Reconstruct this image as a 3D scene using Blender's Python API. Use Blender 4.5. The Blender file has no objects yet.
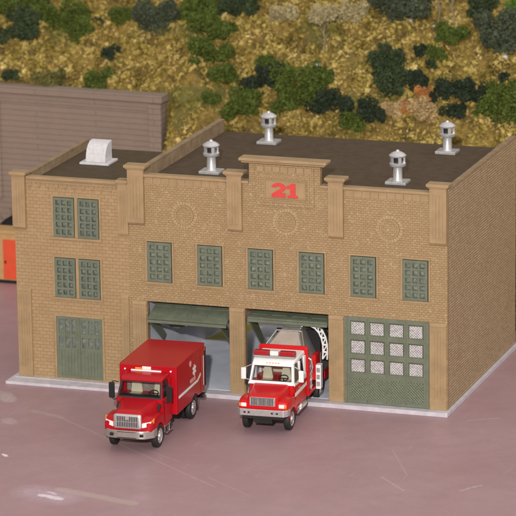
import bpy, bmesh, math, random
from mathutils import Vector, Matrix, noise
random.seed(7)
S = bpy.context.scene
COL = S.collection
PI = math.pi
rad = math.radians

# ------------------------------------------------------------------ materials
def nn(t, kind, **kw):
    n = t.nodes.new(kind)
    for k, v in kw.items():
        if k in n.inputs: n.inputs[k].default_value = v
        else: setattr(n, k, v)
    return n

def base_mat(name, rough=.5, metallic=0., spec=.5, coat=0., coat_rough=.1):
    m = bpy.data.materials.new(name); m.use_nodes = True
    t = m.node_tree; b = t.nodes['Principled BSDF']
    b.inputs['Roughness'].default_value = rough
    b.inputs['Metallic'].default_value = metallic
    b.inputs['Specular IOR Level'].default_value = spec
    b.inputs['Coat Weight'].default_value = coat
    b.inputs['Coat Roughness'].default_value = coat_rough
    return m, t, b

def rgba(c): return (c[0], c[1], c[2], 1)

def mix(t, fac, a, b, mode='MIX'):
    n = t.nodes.new('ShaderNodeMix'); n.data_type = 'RGBA'; n.blend_type = mode
    for sock, v in ((n.inputs[0], fac), (n.inputs[6], a), (n.inputs[7], b)):
        if isinstance(v, (int, float)): sock.default_value = v
        elif isinstance(v, tuple): sock.default_value = rgba(v)
        else: t.links.new(v, sock)
    return n.outputs[2]

def math_n(t, op, a, b=0., c=None, clamp=False):
    n = t.nodes.new('ShaderNodeMath'); n.operation = op; n.use_clamp = clamp
    for i, v in enumerate((a, b) if c is None else (a, b, c)):
        if isinstance(v, (int, float)): n.inputs[i].default_value = v
        else: t.links.new(v, n.inputs[i])
    return n.outputs[0]

def ramp(t, fac, lo, hi):
    n = t.nodes.new('ShaderNodeMapRange'); n.inputs['From Min'].default_value = lo; n.inputs['From Max'].default_value = hi
    t.links.new(fac, n.inputs['Value']); return n.outputs[0]

def noise_n(t, vec, scale, detail=4., rough=.55):
    n = nn(t, 'ShaderNodeTexNoise', Scale=scale, Detail=detail, Roughness=rough)
    if vec is not None: t.links.new(vec, n.inputs['Vector'])
    return n.outputs['Fac']

def paint(name, c, rough=.45, var=.12, scale=3., bump=.0, bscale=30., metallic=0., spec=.5, coat=0., dust=0.):
    """plain paint or plastic, slightly uneven"""
    m, t, b = base_mat(name, rough, metallic, spec, coat)
    co = t.nodes.new('ShaderNodeTexCoord').outputs['Object']
    f = noise_n(t, co, scale)
    k = ramp(t, f, .3, .7)
    out = mix(t, k, tuple(x*(1-var) for x in c), tuple(min(1, x*(1+var)) for x in c))
    if dust:
        f2 = ramp(t, noise_n(t, co, 9., 6., .7), .55, .8)
        out = mix(t, math_n(t, 'MULTIPLY', f2, dust), out, (.62, .56, .5))
    t.links.new(out, b.inputs['Base Color'])
    if not coat:
        r = math_n(t, 'MULTIPLY_ADD', ramp(t, noise_n(t, co, scale*4), .3, .7), .14, rough-.07)
        t.links.new(r, b.inputs['Roughness'])
    if bump:
        bn = nn(t, 'ShaderNodeBump', Strength=bump, Distance=.02)
        t.links.new(noise_n(t, co, bscale, 5.), bn.inputs['Height']); t.links.new(bn.outputs[0], b.inputs['Normal'])
    return m

def facing_uv(t):
    """(along wall, up) in metres for walls that face either x or y"""
    co = t.nodes.new('ShaderNodeTexCoord').outputs['Object']
    g = t.nodes.new('ShaderNodeNewGeometry')
    s1 = t.nodes.new('ShaderNodeSeparateXYZ'); t.links.new(co, s1.inputs[0])
    s2 = t.nodes.new('ShaderNodeSeparateXYZ'); t.links.new(g.outputs['True Normal'], s2.inputs[0])
    k = math_n(t, 'GREATER_THAN', math_n(t, 'ABSOLUTE', s2.outputs[0]), .6)
    d = math_n(t, 'SUBTRACT', s1.outputs[1], s1.outputs[0])
    u = math_n(t, 'MULTIPLY_ADD', k, d, s1.outputs[0])
    c = t.nodes.new('ShaderNodeCombineXYZ'); t.links.new(u, c.inputs[0]); t.links.new(s1.outputs[2], c.inputs[1])
    return co, c.outputs[0]

def brick(name, c1, c2, mortar, bw, rh, ms, bump=.5, light_dust=.0, smooth=.1):
    m, t, b = base_mat(name, .55, spec=.4)
    co, uv = facing_uv(t)
    # slightly wobbly courses
    wob = t.nodes.new('ShaderNodeTexNoise'); wob.inputs['Scale'].default_value = 2.2; t.links.new(co, wob.inputs['Vector'])
    vm = t.nodes.new('ShaderNodeVectorMath'); vm.operation = 'MULTIPLY_ADD'
    t.links.new(wob.outputs['Color'], vm.inputs[0]); vm.inputs[1].default_value = (.03, .02, 0); t.links.new(uv, vm.inputs[2])
    br = nn(t, 'ShaderNodeTexBrick', Scale=1.)
    br.inputs['Color1'].default_value = rgba(c1); br.inputs['Color2'].default_value = rgba(c2); br.inputs['Mortar'].default_value = rgba(mortar)
    br.inputs['Brick Width'].default_value = bw; br.inputs['Row Height'].default_value = rh
    br.inputs['Mortar Size'].default_value = ms; br.inputs['Mortar Smooth'].default_value = smooth; br.inputs['Bias'].default_value = 0
    t.links.new(vm.outputs[0], br.inputs['Vector'])
    big = ramp(t, noise_n(t, co, .7, 5., .6), .3, .7)
    out = mix(t, math_n(t, 'MULTIPLY', big, .35), br.outputs['Color'], mix(t, 1., br.outputs['Color'], (.82, .74, .66), 'MULTIPLY'))
    if light_dust:
        sp = ramp(t, noise_n(t, co, 6., 8., .8), .52, .72)
        out = mix(t, math_n(t, 'MULTIPLY', math_n(t, 'MULTIPLY', sp, light_dust), ramp(t, noise_n(t, co, 14., 3.), .45, .6)), out, (.8, .68, .52))
    t.links.new(out, b.inputs['Base Color'])
    h = math_n(t, 'MULTIPLY_ADD', br.outputs['Fac'], -1., math_n(t, 'MULTIPLY', noise_n(t, co, 18., 4.), .35))
    bn = nn(t, 'ShaderNodeBump', Strength=bump, Distance=.03)
    t.links.new(h, bn.inputs['Height']); t.links.new(bn.outputs[0], b.inputs['Normal'])
    return m

def glass(name, tint, rough=.03, opac=.12):
    m, t, b = base_mat(name, rough)
    b.inputs['Base Color'].default_value = rgba(tint)
    b.inputs['Metallic'].default_value = 0
    tr = t.nodes.new('ShaderNodeBsdfTransparent'); tr.inputs[0].default_value = (.9, .92, .92, 1)
    mx = t.nodes.new('ShaderNodeMixShader')
    fr = nn(t, 'ShaderNodeFresnel', IOR=1.5)
    k = math_n(t, 'ADD', fr.outputs[0], opac, clamp=True)
    t.links.new(k, mx.inputs[0]); t.links.new(tr.outputs[0], mx.inputs[1]); t.links.new(b.outputs[0], mx.inputs[2])
    t.links.new(mx.outputs[0], t.nodes['Material Output'].inputs['Surface'])
    return m

M = {}
TAN = (.36, .242, .124)
M['tan'] = paint('tan_plastic', TAN, .55, .12, 1.5, .35, 30, dust=.10)
M['tan_dark'] = paint('tan_plastic_aged', (.33, .22, .115), .6, .14, 1.5, .3, 40, dust=.12)
M['tan_light'] = paint('tan_dusty_brick', (.40, .275, .145), .6, .14, 6., .3, 30, dust=.3)
M['parapet'] = paint('shaded_parapet_tan', (.29, .205, .125), .75, .2, 2., .5, 25, dust=.12, spec=.2)  # tan toned down to carry the parapets' shade, plus a little dust
M['brick_main'] = brick('tan_brick_fine', (.405, .275, .140), (.355, .24, .12), (.29, .19, .095), .22, .110, .014, .8, .8)
M['brick_wing'] = brick('tan_brick_coarse', (.41, .275, .142), (.37, .247, .126), (.285, .186, .095), .34, .172, .013, .5, .3)
M['brick_side'] = brick('tan_brick_side', (.72, .55, .34), (.46, .34, .195), (.30, .21, .125), .165, .13, .034, .9, .4, .5)
M['green'] = paint('sage_green_plastic', (.145, .163, .112), .45, .14, 2., .2, 30, dust=.12)
M['green_dark'] = paint('sage_green_plastic_deep', (.115, .13, .088), .5, .14, 2., .2, 30)
M['pane'] = paint('window_pane_green_grey', (.19, .215, .175), .14, .5, 7., .6, 8)
M['pane_dark'] = paint('wing_pane_green_grey', (.155, .18, .155), .2, .45, 6., .5, 8)
M['roof'] = paint('roof_tar_felt', (.108, .078, .052), .9, .12, 2.5, .9, 45, dust=.10, spec=.1)
M['wing_roof'] = paint('wing_roof_tar_felt', (.105, .078, .05), .9, .12, 2.5, .9, 45, dust=.10, spec=.1)
M['slab'] = paint('slab_concrete_grey', (.56, .52, .56), .6, .12, 2.5, .4, 25, dust=.2)
M['floor'] = paint('bay_floor_grey', (.72, .76, .86), .55, .1, 1.)
M['inner'] = paint('bay_inner_grey', (.60, .62, .68), .6, .1, 1.)
M['beige'] = paint('bay_back_beige', (.42, .37, .30), .6, .1, 1.)
M['yellow'] = paint('bay_yellow_line', (.66, .62, .10), .5, .15, 2.)
M['silver'] = paint('silver_paint', (.62, .61, .62), .34, .1, 6., .15, 40, metallic=.55)
M['white_metal'] = paint('white_scoop_paint', (.66, .63, .64), .55, .12, 8., .5, 22)
M['redpaint21'] = paint('number_red', (.66, .06, .05), .45, .06, 8.)
M['black'] = paint('black_plastic', (.012, .012, .013), .4, .2, 5.)
M['hollow_shade'] = paint('hollow_shade_black', (.02, .018, .018), .8, .2, 5.)  # near black, painted in for the shade inside the vents and tunnel
M['rubber'] = paint('tyre_rubber', (.016, .016, .017), .6, .2, 8., .3, 60)
M['red'] = paint('fire_red_paint', (.42, .005, .012), .3, .03, 2., .0, spec=.2, coat=.15)
M['red2'] = paint('fire_red_orange_paint', (.58, .010, .013), .28, .05, 2., .0, spec=.2, coat=.12)
M['chrome'] = paint('chrome_plate', (.78, .77, .76), .16, .05, 6., .05, 60, metallic=.95)
M['satin'] = paint('satin_silver', (.60, .59, .58), .32, .08, 6., .1, 50, metallic=.7)
M['bumper'] = paint('dull_silver_bumper', (.50, .47, .43), .3, .08, 6., .0, 50, metallic=.75)
M['white'] = paint('white_enamel', (.86, .85, .84), .3, .04, 3., coat=.3)
M['cream'] = paint('cream_seat', (.78, .68, .50), .6, .08, 6.)
M['inner_dark'] = paint('cab_interior_dark', (.34, .26, .22), .6, .2, 5.)
M['glass'] = glass('clear_windscreen', (.03, .035, .035), .04, .0)
M['glass_dark'] = glass('tinted_side_glass', (.02, .022, .024), .05, .45)
M['amber'] = paint('amber_lens', (.85, .28, .03), .2, .05, 5., coat=.5)
M['redlens'] = paint('red_lens', (.38, .008, .012), .15, .15, 12., coat=.6)
M['lens'] = paint('clear_lens', (.85, .83, .78), .12, .05, 9., coat=.8)
M['tank'] = paint('tank_dull_silver', (.30, .29, .27), .38, .2, 1.5, .05, 20, metallic=.4)
M['tankend'] = paint('tank_end_beige', (.40, .33, .28), .4, .12, 1.5)
M['pink'] = paint('faded_pink_lettering', (.75, .42, .42), .4, .05, 5.)
M['stone'] = None

# ------------------------------------------------------------------ mesh builder
class MB:
    def __init__(s): s.v = []; s.f = []
    def add(s, vs, fs):
        b = len(s.v); s.v += [Vector(p) for p in vs]; s.f += [tuple(b+i for i in f) for f in fs]; return s
    def box(s, x0, x1, y0, y1, z0, z1, xf=None):
        vs = [Vector((x, y, z)) for z in (z0, z1) for y in (y0, y1) for x in (x0, x1)]
        if xf: vs = [xf @ p for p in vs]
        return s.add(vs, [(0, 2, 3, 1), (4, 5, 7, 6), (0, 1, 5, 4), (2, 6, 7, 3), (0, 4, 6, 2), (1, 3, 7, 5)])
    def prism(s, poly, axis, a0, a1, xf=None):
        """poly: 2D points; axis 'x': (y,z), 'y': (x,z), 'z': (x,y)"""
        def P(p, a):
            return Vector((a, p[0], p[1])) if axis == 'x' else Vector((p[0], a, p[1])) if axis == 'y' else Vector((p[0], p[1], a))
        n = len(poly); vs = [P(p, a0) for p in poly]+[P(p, a1) for p in poly]
        if xf: vs = [xf @ p for p in vs]
        return s.add(vs, [tuple(range(n))[::-1], tuple(range(n, 2*n))]+[(i, (i+1) % n, n+(i+1) % n, n+i) for i in range(n)])
    def loft(s, rings, cap=True):
        n = len(rings[0]); vs = [p for r in rings for p in r]; fs = []
        for k in range(len(rings)-1):
            for i in range(n):
                fs.append((k*n+i, k*n+(i+1) % n, (k+1)*n+(i+1) % n, (k+1)*n+i))
        if cap: fs += [tuple(range(n))[::-1], tuple(range((len(rings)-1)*n, len(rings)*n))]
        return s.add(vs, fs)
    def cyl(s, p0, p1, r0, r1=None, n=20, cap=True):
        p0 = Vector(p0); p1 = Vector(p1); r1 = r0 if r1 is None else r1
        d = (p1-p0).normalized(); a = d.orthogonal().normalized(); b = d.cross(a)
        R = lambda c, r: [c+(a*math.cos(2*PI*i/n)+b*math.sin(2*PI*i/n))*r for i in range(n)]
        return s.loft([R(p0, r0), R(p1, r1)], cap)
    def lathe(s, c, axis, prof, n=24, cap=True):
        """prof: (radius, distance along axis)"""
        c = Vector(c); d = Vector(axis).normalized(); a = d.orthogonal().normalized(); b = d.cross(a)
        return s.loft([[c+d*h+(a*math.cos(2*PI*i/n)+b*math.sin(2*PI*i/n))*r for i in range(n)] for r, h in prof], cap)
    def tube(s, pts, r, n=8):
        pts = [Vector(p) for p in pts]
        for a, b in zip(pts, pts[1:]): s.cyl(a, b, r, r, n)
        return s
    def ring(s, c, r0, r1, y0, y1, n=40):
        """flat ring facing -y"""
        rings = []
        for r, y in ((r0, y1), (r1, y1), (r1, y0), (r0, y0)):
            rings.append([Vector((c[0]+r*math.cos(2*PI*i/n), y, c[1]+r*math.sin(2*PI*i/n))) for i in range(n)])
        rings.append(rings[0]); return s.loft(rings, False)
    def build(s, name, m, parent=None, org=(0, 0, 0), bevel=0., seg=2, smooth=False, kind=None):
        me = bpy.data.meshes.new(name); o3 = Vector(org)
        me.from_pydata([tuple(p-o3) for p in s.v], [], s.f)
        bm = bmesh.new(); bm.from_mesh(me)
        bmesh.ops.remove_doubles(bm, verts=bm.verts, dist=1e-5)
        bmesh.ops.recalc_face_normals(bm, faces=bm.faces)
        bm.to_mesh(me); bm.free()
        me.materials.append(M[m] if isinstance(m, str) else m)
        o = bpy.data.objects.new(name, me); COL.objects.link(o)
        if parent: o.parent = parent
        if smooth or bevel:
            for p in me.polygons: p.use_smooth = True
            me.set_sharp_from_angle(angle=rad(38))
        if bevel:
            b = o.modifiers.new('bevel', 'BEVEL'); b.width = bevel; b.segments = seg; b.limit_method = 'ANGLE'; b.angle_limit = rad(35)
            b.harden_normals = True
        if kind: o['kind'] = kind
        return o

def grid_wall(mb, xs, zs, solid, y0, y1, flip=None):
    """wall in the x-z plane made of the solid cells of a grid; faces only where solid meets air"""
    nx, nz = len(xs)-1, len(zs)-1
    ok = lambda i, j: 0 <= i < nx and 0 <= j < nz and solid((xs[i]+xs[i+1])/2, (zs[j]+zs[j+1])/2)
    P = (lambda x, y, z: (y, x, z)) if flip else (lambda x, y, z: (x, y, z))
    for i in range(nx):
        for j in range(nz):
            if not ok(i, j): continue
            a, b, c, d = xs[i], xs[i+1], zs[j], zs[j+1]
            mb.add([P(a, y0, c), P(b, y0, c), P(b, y0, d), P(a, y0, d)], [(0, 1, 2, 3)])
            mb.add([P(a, y1, c), P(b, y1, c), P(b, y1, d), P(a, y1, d)], [(3, 2, 1, 0)])
            if not ok(i-1, j): mb.add([P(a, y0, c), P(a, y1, c), P(a, y1, d), P(a, y0, d)], [(0, 3, 2, 1)])
            if not ok(i+1, j): mb.add([P(b, y0, c), P(b, y1, c), P(b, y1, d), P(b, y0, d)], [(0, 1, 2, 3)])
            if not ok(i, j-1): mb.add([P(a, y0, c), P(b, y0, c), P(b, y1, c), P(a, y1, c)], [(0, 3, 2, 1)])
            if not ok(i, j+1): mb.add([P(a, y0, d), P(b, y0, d), P(b, y1, d), P(a, y1, d)], [(0, 1, 2, 3)])
    return mb

def thing(name, label, cat, loc=(0, 0, 0), rz=0., group=None):
    o = bpy.data.objects.new(name, None); COL.objects.link(o); o.location = loc; o.rotation_euler = (0, 0, rz)
    o.empty_display_size = .3
    o['label'] = label; o['category'] = cat
    if group: o['group'] = group
    return o

def tag(o, label, cat, group=None):
    o['label'] = label; o['category'] = cat
    if group: o['group'] = group
    return o
G = -.22
# glass with a fine diamond mesh, and green diamond lattice
def diamond(name, c0, c1, sc, rough, thr=.5, bump=.6):
    m, t, b = base_mat(name, rough, spec=.6)
    co, uv = facing_uv(t)
    out = []
    for r in (.0, 1.5708):
        mp = t.nodes.new('ShaderNodeMapping'); mp.inputs['Rotation'].default_value = (0, 0, r); mp.inputs['Scale'].default_value = (sc, sc, sc); t.links.new(uv, mp.inputs[0])
        s_ = t.nodes.new('ShaderNodeSeparateXYZ'); t.links.new(mp.outputs[0], s_.inputs[0])
        out.append(math_n(t, 'SINE', s_.outputs[0]))
    k = math_n(t, 'MULTIPLY', out[0], out[1])
    nz = noise_n(t, co, 9., 5., .7)
    f = ramp(t, math_n(t, 'MULTIPLY_ADD', nz, 2.8, math_n(t, 'SUBTRACT', math_n(t, 'MULTIPLY', k, .6), 1.35)), -.4, .6)
    t.links.new(mix(t, f, c0, c1), b.inputs['Base Color'])
    bn = nn(t, 'ShaderNodeBump', Strength=bump, Distance=.02); t.links.new(k, bn.inputs['Height']); t.links.new(bn.outputs[0], b.inputs['Normal'])
    return m
M['mesh_glass'] = diamond('meshed_pale_glass', (.26, .25, .24), (.66, .62, .63), 48., .25)
M['green_lattice'] = diamond('green_diamond_lattice', (.105, .125, .075), (.185, .21, .14), 44., .4, bump=.9)
# ------------------------------------------------------------------ the firehouse
ORG = (5.2, 5.9, G)
ST = thing('fire_station', 'tan brick model firehouse numbered 21 with two open bays and a lower left wing', 'building', ORG)
def part(mb, name, m, parent=ST, **k): return mb.build(name, m, parent, ORG, **k)

BX = [1.144, 6.142, 11.141]; BW = 4.2; DZ = 4.27
XL, XR, YB = .24, 16.23, 12.42
WX0, WX1 = -5.66, .24
YW = 9.5
win = [(1.2034+2.5676*i, 1.2034+2.5676*i+1.267) for i in range(6)]
WZ = (5.26, 7.26)

# front wall with the bay openings, window openings and the raised pediment
xs = sorted(set([XL, XR, 6.45, 10.0]+[x for b in BX for x in (b, b+BW)]+[x for w in win for x in w]))
zs = [0, DZ, WZ[0], WZ[1], 10.5, 11.5]
def solid(x, z):
    if z < DZ and any(b < x < b+BW for b in BX): return False
    if WZ[0] < z < WZ[1] and any(a < x < b for a, b in win): return False
    if z > 10.5: return 6.45 < x < 10.0
    return True
part(grid_wall(MB(), xs, zs, solid, 0, .28), 'front_wall', 'brick_main')

# right side wall, left side wall, back wall (with a rear opening that lets you see through)
part(MB().box(XR-.25, XR-.003, .283, YB, 0, 10.64), 'side_wall', 'brick_side')
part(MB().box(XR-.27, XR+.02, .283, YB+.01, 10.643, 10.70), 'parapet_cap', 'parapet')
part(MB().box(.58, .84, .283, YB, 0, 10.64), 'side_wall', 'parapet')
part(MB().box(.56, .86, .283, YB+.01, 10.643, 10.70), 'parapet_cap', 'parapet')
part(grid_wall(MB(), [.843, 1.3, 10.4, XR-.253], [0, 4.3, 9.9], lambda x, z: not (1.3 < x < 10.4 and z < 4.3), YB-.22, YB-.003), 'back_wall', 'brick_main')
# roof
RZ = 10.04
part(MB().box(.843, XR-.253, .283, YB+.02, RZ-.12, RZ), 'roof', 'roof')
# inside of the bays
part(MB().box(.843, XR-.253, .283, YB-.245, -.05, .012), 'bay_floor', 'floor')
part(MB().box(.843, .95, .30, YB-.25, .015, 4.6), 'inner_wall', 'inner')
part(MB().box(.955, XR-.26, .30, YB-.25, 4.62, 4.7), 'bay_ceiling', 'inner')
part(MB().prism([(.96, 8.6), (2.1, 9.2), (2.9, 12.1), (1.5, 12.1)], 'z', .0125, .017), 'floor_marking', 'yellow')

# copings
for a, b in ((XL+.05, 6.44), (10.01, XR-.01)):
    part(MB().box(a, b, -.13, .33, 10.45, 10.58), 'coping', 'tan', bevel=.02)
part(MB().box(6.04, 10.40, -.38, .42, 11.60, 11.74).box(6.14, 10.30, -.3, .34, 11.50, 11.578), 'pediment_cap', 'tan', bevel=.03)
# dentil band under the coping
for a, b in ((1.16, 5.28), (11.24, 15.34)):
    mb = MB(); n = 10; st = (b-a)/n
    for i in range(n): mb.box(a+i*st+.012, a+(i+1)*st-.012, -.028, -.003, 10.10, 10.42)
    part(mb, 'dentil_band', 'tan', bevel=.01)
mb = MB(); n = 7; a, b = 6.85, 9.62; st = (b-a)/n
for i in range(n): mb.box(a+i*st+.02, a+(i+1)*st-.02, -.115, -.063, 11.08, 11.36)
part(mb, 'dentil_band', 'tan', bevel=.01)
# stepped pediment panel with a lower outline, and the sign frames
part(MB().box(6.78, 9.70, -.06, -.003, 9.42, 11.45), 'pediment_panel', 'brick_main', bevel=.01)
def frame(mb, x0, x1, z0, z1, w, y0, y1):
    mb.box(x0, x1, y0, y1, z1-w, z1); mb.box(x0, x1, y0, y1, z0, z0+w)
    mb.box(x0, x0+w, y0, y1, z0+w, z1-w); mb.box(x1-w, x1, y0, y1, z0+w, z1-w); return mb
part(frame(MB(), 7.0, 9.48, 9.62, 10.93, .06, -.10, -.063), 'sign_border', 'tan')
sg = part(MB().box(7.27, 9.29, -.085, -.063, 9.83, 10.68), 'sign_panel', 'tan')
part(frame(MB(), 7.24, 9.32, 9.80, 10.71, .055, -.12, -.063), 'sign_border', 'tan_dark')
# number 21, heavy slab figures
def ellipse_pts(cx, cz, rx, rz, a0, a1, n):
    return [(cx+rx*math.cos(rad(a0+(a1-a0)*i/n)), cz+rz*math.sin(rad(a0+(a1-a0)*i/n))) for i in range(n+1)]
def figure(mb, polys, ox, oz, s, sh=.0):
    for poly in polys:
        mb.prism([(ox+(x+sh*z)*s, oz+z*s) for x, z in poly], 'y', -.128, -.086)
one = [(.30, 0), (.30, .62), (.02, .62), (.02, .82), (.22, .86), (.36, 1.0), (.68, 1.0), (.68, 0)]
two = ellipse_pts(.5, .67, .48, .33, 174, -38, 18)+[(.62, .30), (.97, .30), (.97, 0), (.03, 0), (.03, .22), (.48, .52)]+ellipse_pts(.5, .665, .16, .105, -38, 174, 12)
mb = MB(); s = .69
mb.prism([(7.59+x*s*1.06, 9.88+z*s) for x, z in two], 'y', -.128, -.086)
mb.prism([(8.33+x*s*1.0, 9.88+z*s) for x, z in one], 'y', -.128, -.086)
mb.prism([(8.33+x*s*1.0, 9.88+z*s) for x, z in [(.12, 0), (.86, 0), (.86, .16), (.12, .16)]], 'y', -.1285, -.086)
mb.build('number', 'redpaint21', sg, ORG)

# round brick medallions
for cx in (3.14, 8.28, 13.42):
    cz = 8.67; mb = MB(); n = 26
    for i in range(n):
        a0 = 2*PI*(i+.08)/n; a1 = 2*PI*(i+.92)/n
        mb.prism([(cx+r*math.cos(a), cz+r*math.sin(a)) for r, a in ((.50, a0), (.66, a0), (.66, a1), (.50, a1))], 'y', -.03, -.003)
    md = part(mb, 'medallion', 'tan_light')
    mb = MB().ring((cx, cz), .40, .47, -.065, -.003)
    mb.build('medallion_rim', 'tan', md, ORG, smooth=True)
    MB().cyl((cx, -.012, cz), (cx, -.003, cz), .40, n=40).build('medallion_disc', 'brick_main', md, ORG)

# upper pilasters with caps and bevelled feet
def pilaster(xc, w, z0, z1, capw, y=-.2, fl=3, caph=.18):
    mb = MB(); h = w/2
    mb.box(xc-h, xc+h, y, -.003, z0+.12, z1)
    mb.prism([(y, z0+.12), (-.003, z0+.12), (-.003, z0), (y*.55, z0)], 'x', xc-h, xc+h)
    st = w*.62/fl
    for i in range(fl):
        xa = xc-w*.31+i*st
        mb.box(xa+.03, xa+st-.03, y-.035, y-.002, z0+.35, z1-.35)
    p = part(mb, 'pilaster', 'tan', bevel=.012)
    c = MB(); k = capw/2
    c.box(xc-k, xc+k, y-.14, .36, z1+.04, z1+caph); c.box(xc-k+.07, xc+k-.07, y-.08, .3, z1-.03, z1+.038)
    c.build('pilaster_cap', 'tan', p, ORG, bevel=.025)
    return p
pilaster(.72, .82, 8.06, 10.84, 1.10)
for xc in (5.74, 10.80): pilaster(xc, .74, 8.06, 10.84, 1.02)
pilaster(15.82, .82, 8.06, 10.84, 1.10)
pilaster(-5.36, .68, 7.45, 10.14, .86)
pilaster(.02, .52, 7.45, 10.05, .62, y=-.12)
# lower pilasters between the bays, fluted, with a plain foot block
def pier(x0, x1, z1, y=-.06, fl=4, top=True):
    mb = MB(); w = x1-x0
    mb.box(x0, x1, y, -.003, .0, z1)
    st = w*.74/fl
    for i in range(fl):
        xa = x0+w*.13+i*st
        mb.box(xa+.035, xa+st-.035, y-.035, y-.002, .55, z1-.2)
    if top: mb.prism([(y-.05, z1), (-.003, z1), (-.003, z1+.14)], 'x', x0, x1)
    return part(mb, 'pier', 'tan', bevel=.01)
pier(.40, 1.10, 4.1); pier(5.38, 6.10, 4.1); pier(10.38, 11.10, 4.1); pier(15.38, 16.18, 4.1)
pier(-5.60, -4.88, 4.36, -.10); pier(-.16, .22, 4.36, -.10, 2)

# windows of the main front
def window_unit(x0, x1, z0, z1, nx, nz, mframe, mpane, y=-.05, border=.14, bar=.108, pw=None):
    xs = [x0]; zs = [z0]
    cw = ((x1-x0)-2*border-(nx-1)*bar)/nx; zb = bar*1.12; ch = ((z1-z0)-2*border-(nz-1)*zb)/nz
    for i in range(nx):
        a = x0+border+i*(cw+bar); xs += [a, a+cw]
    xs.append(x1)
    for j in range(nz):
        a = z0+border+j*(ch+zb); zs += [a, a+ch]
    zs.append(z1)
    cells = [(xs[1+2*i], xs[2+2*i]) for i in range(nx)], [(zs[1+2*j], zs[2+2*j]) for j in range(nz)]
    sol = lambda x, z: not (any(a < x < b for a, b in cells[0]) and any(a < z < b for a, b in cells[1]))
    w = part(grid_wall(MB(), xs, zs, sol, y, y+.17), 'window', mframe, bevel=.012)
    mb = MB(); rr = random.Random(int(x0*100+z0*7))
    for a, b in cells[0]:
        for c, d in cells[1]:
            # each pane sits a little askew, cushion shaped
            t = rr.uniform(-.012, .012); u = rr.uniform(-.012, .012); yb = y+.085
            m_ = .25
            xi0, xi1, zi0, zi1 = a+(b-a)*m_, b-(b-a)*m_, c+(d-c)*m_, d-(d-c)*m_
            vs = [(a, yb+.03, c), (b, yb+.03, c), (b, yb+.03, d), (a, yb+.03, d), (xi0, yb+t, zi0), (xi1, yb+u, zi0), (xi1, yb-t, zi1), (xi0, yb-u, zi1)]
            mb.add(vs, [(0, 1, 5, 4), (1, 2, 6, 5), (2, 3, 7, 6), (3, 0, 4, 7), (4, 5, 6, 7)])
    o = mb.build('pane', mpane, w, ORG)
    return w
def trim(x0, x1, z0, z1, w=.10, sill=True):
    mb = frame(MB(), x0-w, x1+w, z0-w, z1+w, w-.004, -.035, -.003)
    if sill: mb.box(x0-w-.04, x1+w+.04, -.085, -.037, z0-w, z0-.01)
    return part(mb, 'window_trim', 'tan', bevel=.008)
for a, b in win:
    window_unit(a+.004, b-.035, WZ[0]+.004, WZ[1]-.03, 3, 5, 'green', 'pane')
    trim(a, b, *WZ)

# left wing
wx = [(-3.62, -2.52), (-2.36, -1.25)]
wz = [(7.17, 9.16), (4.15, 6.14)]
WD = (-3.62, -1.22, .06, 3.18)
xs = sorted(set([WX0, WX1]+[x for w in wx for x in w]+[WD[0], WD[1]]))
zs = sorted(set([0, 10.0]+[z for w in wz for z in w]+[WD[2], WD[3]]))
def wsolid(x, z):
    if any(a < x < b for a, b in wx) and any(c < z < d for c, d in wz): return False
    return not (WD[0] < x < WD[1] and WD[2] < z < WD[3])
part(grid_wall(MB(), xs, zs, wsolid, 0, .26), 'wing_wall', 'brick_wing')
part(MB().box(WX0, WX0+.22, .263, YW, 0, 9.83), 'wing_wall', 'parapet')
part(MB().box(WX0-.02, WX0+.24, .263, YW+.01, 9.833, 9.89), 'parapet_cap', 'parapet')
part(MB().box(WX0+.223, .57, YW-.2, YW-.003, 0, 9.3), 'wing_wall', 'brick_wing')
part(MB().box(WX0+.223, .577, .263, YW+.02, 9.32, 9.45), 'wing_roof', 'wing_roof')
part(MB().box(-5.0, -.25, -.10, .30, 9.98, 10.11), 'coping', 'tan', bevel=.02)
# scalloped band below the wing coping
mb = MB(); n = 10; a, b = -4.92, -.27; st = (b-a)/n
mb.box(a, b, -.05, -.003, 9.80, 9.90)
for i in range(n):
    x = a+i*st
    mb.box(x+.02, x+.20, -.05, -.003, 9.62, 9.795); mb.box(x+.24, x+.40, -.04, -.003, 9.70, 9.797); mb.box(x+.07, x+.15, -.05, -.003, 9.50, 9.617)
part(mb, 'dentil_band', 'tan_dark', bevel=.01)
for c, d in wz:
    for a, b in wx: window_unit(a+.004, b-.03, c+.004, d-.03, 3, 5, 'green', 'pane_dark', bar=.102, border=.13)
    mb = frame(MB(), wx[0][0]-.1, wx[1][1]+.1, c-.1, d+.1, .096, -.035, -.003); mb.box(wx[0][1]+.004, wx[1][0]-.004, -.035, -.003, c-.0, d+.0)
    mb.box(wx[0][0]-.14, wx[1][1]+.14, -.09, -.037, c-.12, c-.012)
    part(mb, 'window_trim', 'tan', bevel=.008)
# wing double door: tall panes above vertical boards
def panes_grid(x0, x1, z0, z1, cols, rows):
    xs = sorted(set([x0, x1]+[x for c in cols for x in c])); zs = sorted(set([z0, z1]+[z for r in rows for z in r]))
    return xs, zs, (lambda x, z: not (any(a < x < b for a, b in cols) and any(a < z < b for a, b in rows)))
cols = [(-3.49, -3.27), (-3.15, -2.93), (-2.81, -2.59), (-2.29, -2.07), (-1.95, -1.73), (-1.61, -1.39)]
rows = [(2.34, 3.03), (1.62, 2.14)]
x_, z_, f_ = panes_grid(WD[0]+.004, WD[1]-.004, WD[2]+.004, WD[3]-.004, cols, rows)
dr = part(grid_wall(MB(), x_, z_, f_, -.01, .12), 'wing_door', 'green', bevel=.01)
mb = MB()
for a, b in cols:
    for c, d in rows: mb.box(a, b, .055, .07, c, d)
mb.build('pane', 'pane_dark', dr, ORG)
mb = MB()
for i in range(6):
    for x0 in (-3.52, -2.32): mb.box(x0+i*.165+.015, x0+i*.165+.15, -.035, -.013, .22, 1.5)
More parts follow.
